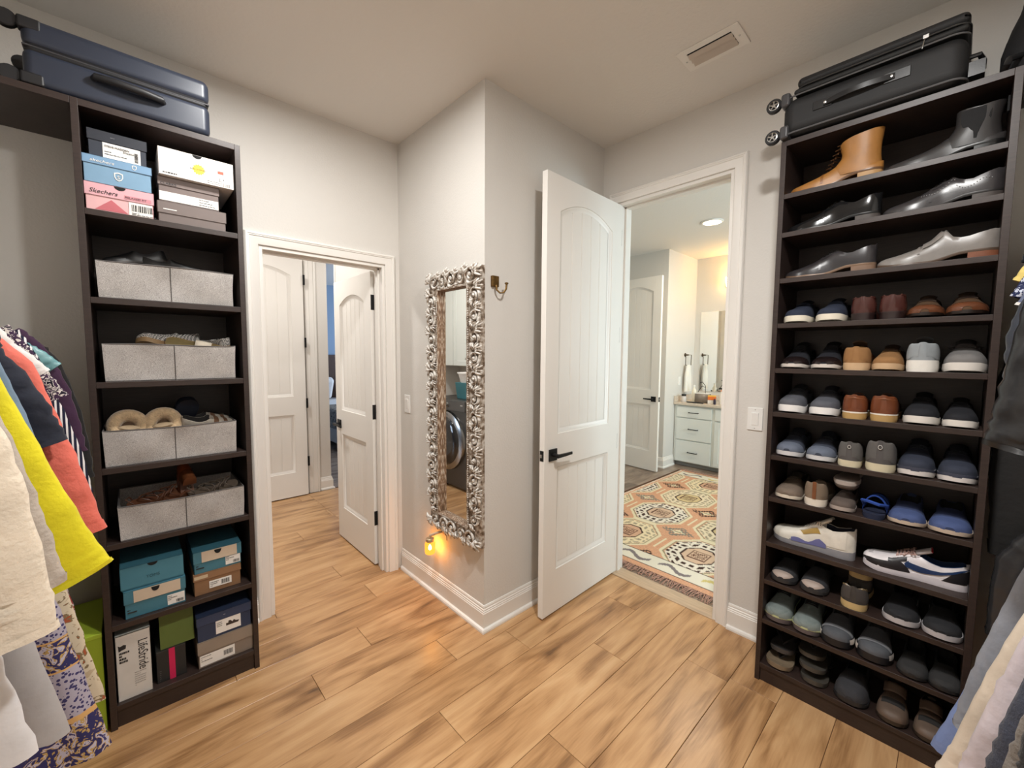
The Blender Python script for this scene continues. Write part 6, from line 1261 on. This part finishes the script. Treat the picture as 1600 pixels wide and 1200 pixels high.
for x in (-.3,.29):
    for y in (-.29,.29): MB().lathe([(.02,0),(.02,.025)], (x,y,0), 10).build('foot', M_RUB, W_)
K_ = thing('wall_cabinet', 'white shaker wall cabinet reflected in the carved mirror', 'cabinet', (-.65,4.28,1.335)); MB().box((0,-.33,0),(.325,.33,1.07)).build('carcass', M_CAB, K_, bevel=.002)
for y0, ky in ((-.325,.26),(.005,-.26)):
    d = MB().box((.326,y0,.006),(.338,y0+.32,1.064)).build('door', M_CAB, K_, bevel=.002); f_ = MB()
    for a, c in (((y0,.006),(y0+.055,1.064)),((y0+.265,.006),(y0+.32,1.064)),((y0+.055,.006),(y0+.265,.061)),((y0+.055,1.009),(y0+.265,1.064))): f_.box((.337,a[0],a[1]),(.345,c[0],c[1]))
    f_.build('door_frame', M_CAB, d, bevel=.001); MB().lathe([(.006,.345),(.006,.355),(.014,.362),(.012,.372),(0,.373)], (0,y0+(.03 if y0 < -.1 else .29),.09), 14, ax='x').build('knob', M_STEEL, d, smooth=40)
B_ = thing('storage_bin', 'teal bin on top of the washing machine', 'bin', (-.12,3.70,.986)); MB().loft([[(s_*sx*.11,s_*sy*.12,z) for sx,sy in ((-1,-1),(1,-1),(1,1),(-1,1))] for z,s_ in ((0,.85),(.18,1))]).build('tub', card((52,110,118)), B_, bevel=.004)
B_ = thing('laundry_basket', 'white slotted basket on the teal bin', 'basket', (-.12,3.70,1.167)); b = MB(); b.lathe([(.095,0),(.125,.10),(.135,.10),(.135,.112),(.122,.112),(.09,.004)], n=28); b.build('tub', M_WHITE, B_, smooth=40)
Bd = thing('bed', 'bed with a dark patterned throw seen through the bedroom opening', 'bed', (3.25,7.35,0)); MB().box((-1.0,-1.1,.12),(1.0,1.15,.36)).build('base', fab((206,196,184)), Bd, bevel=.02); MB().box((-.98,-1.08,.36),(.98,1.15,.60)).build('mattress', fab((228,224,220)), Bd, bevel=.05, seg=4); MB().box((-1.0,-1.12,.30),(1.0,-.25,.63)).build('throw', pattern('grey_animal',[(0,srgb(70,64,58)),(.45,srgb(150,142,132)),(.6,srgb(96,88,80))],22,'noise'), Bd, bevel=.04, seg=3); MB().box((-1.05,1.155,.0),(1.05,1.235,1.45)).build('headboard', lea((92,64,48),.5), Bd, bevel=.01)
for x, y in ((-.95,-1.05),(.95,-1.05),(-.95,1.1),(.95,1.1)): MB().box((x-.04,y-.04,0),(x+.04,y+.04,.12)).build('leg', lea((92,64,48),.5), Bd)
for x in (-.72,.1):
    pl = thing('bed_pillow', ('white pillow at the near side of the bed' if x < 0 else 'white pillow at the middle of the bed'), 'pillow', (3.25+x,8.15,.63), rot=(math.radians(25),0,0), group='bed pillows'); MB().box((-.30,-.06,0),(.30,.10,.42)).build('cushion', fab((232,228,224)), pl, bevel=.055, seg=4)
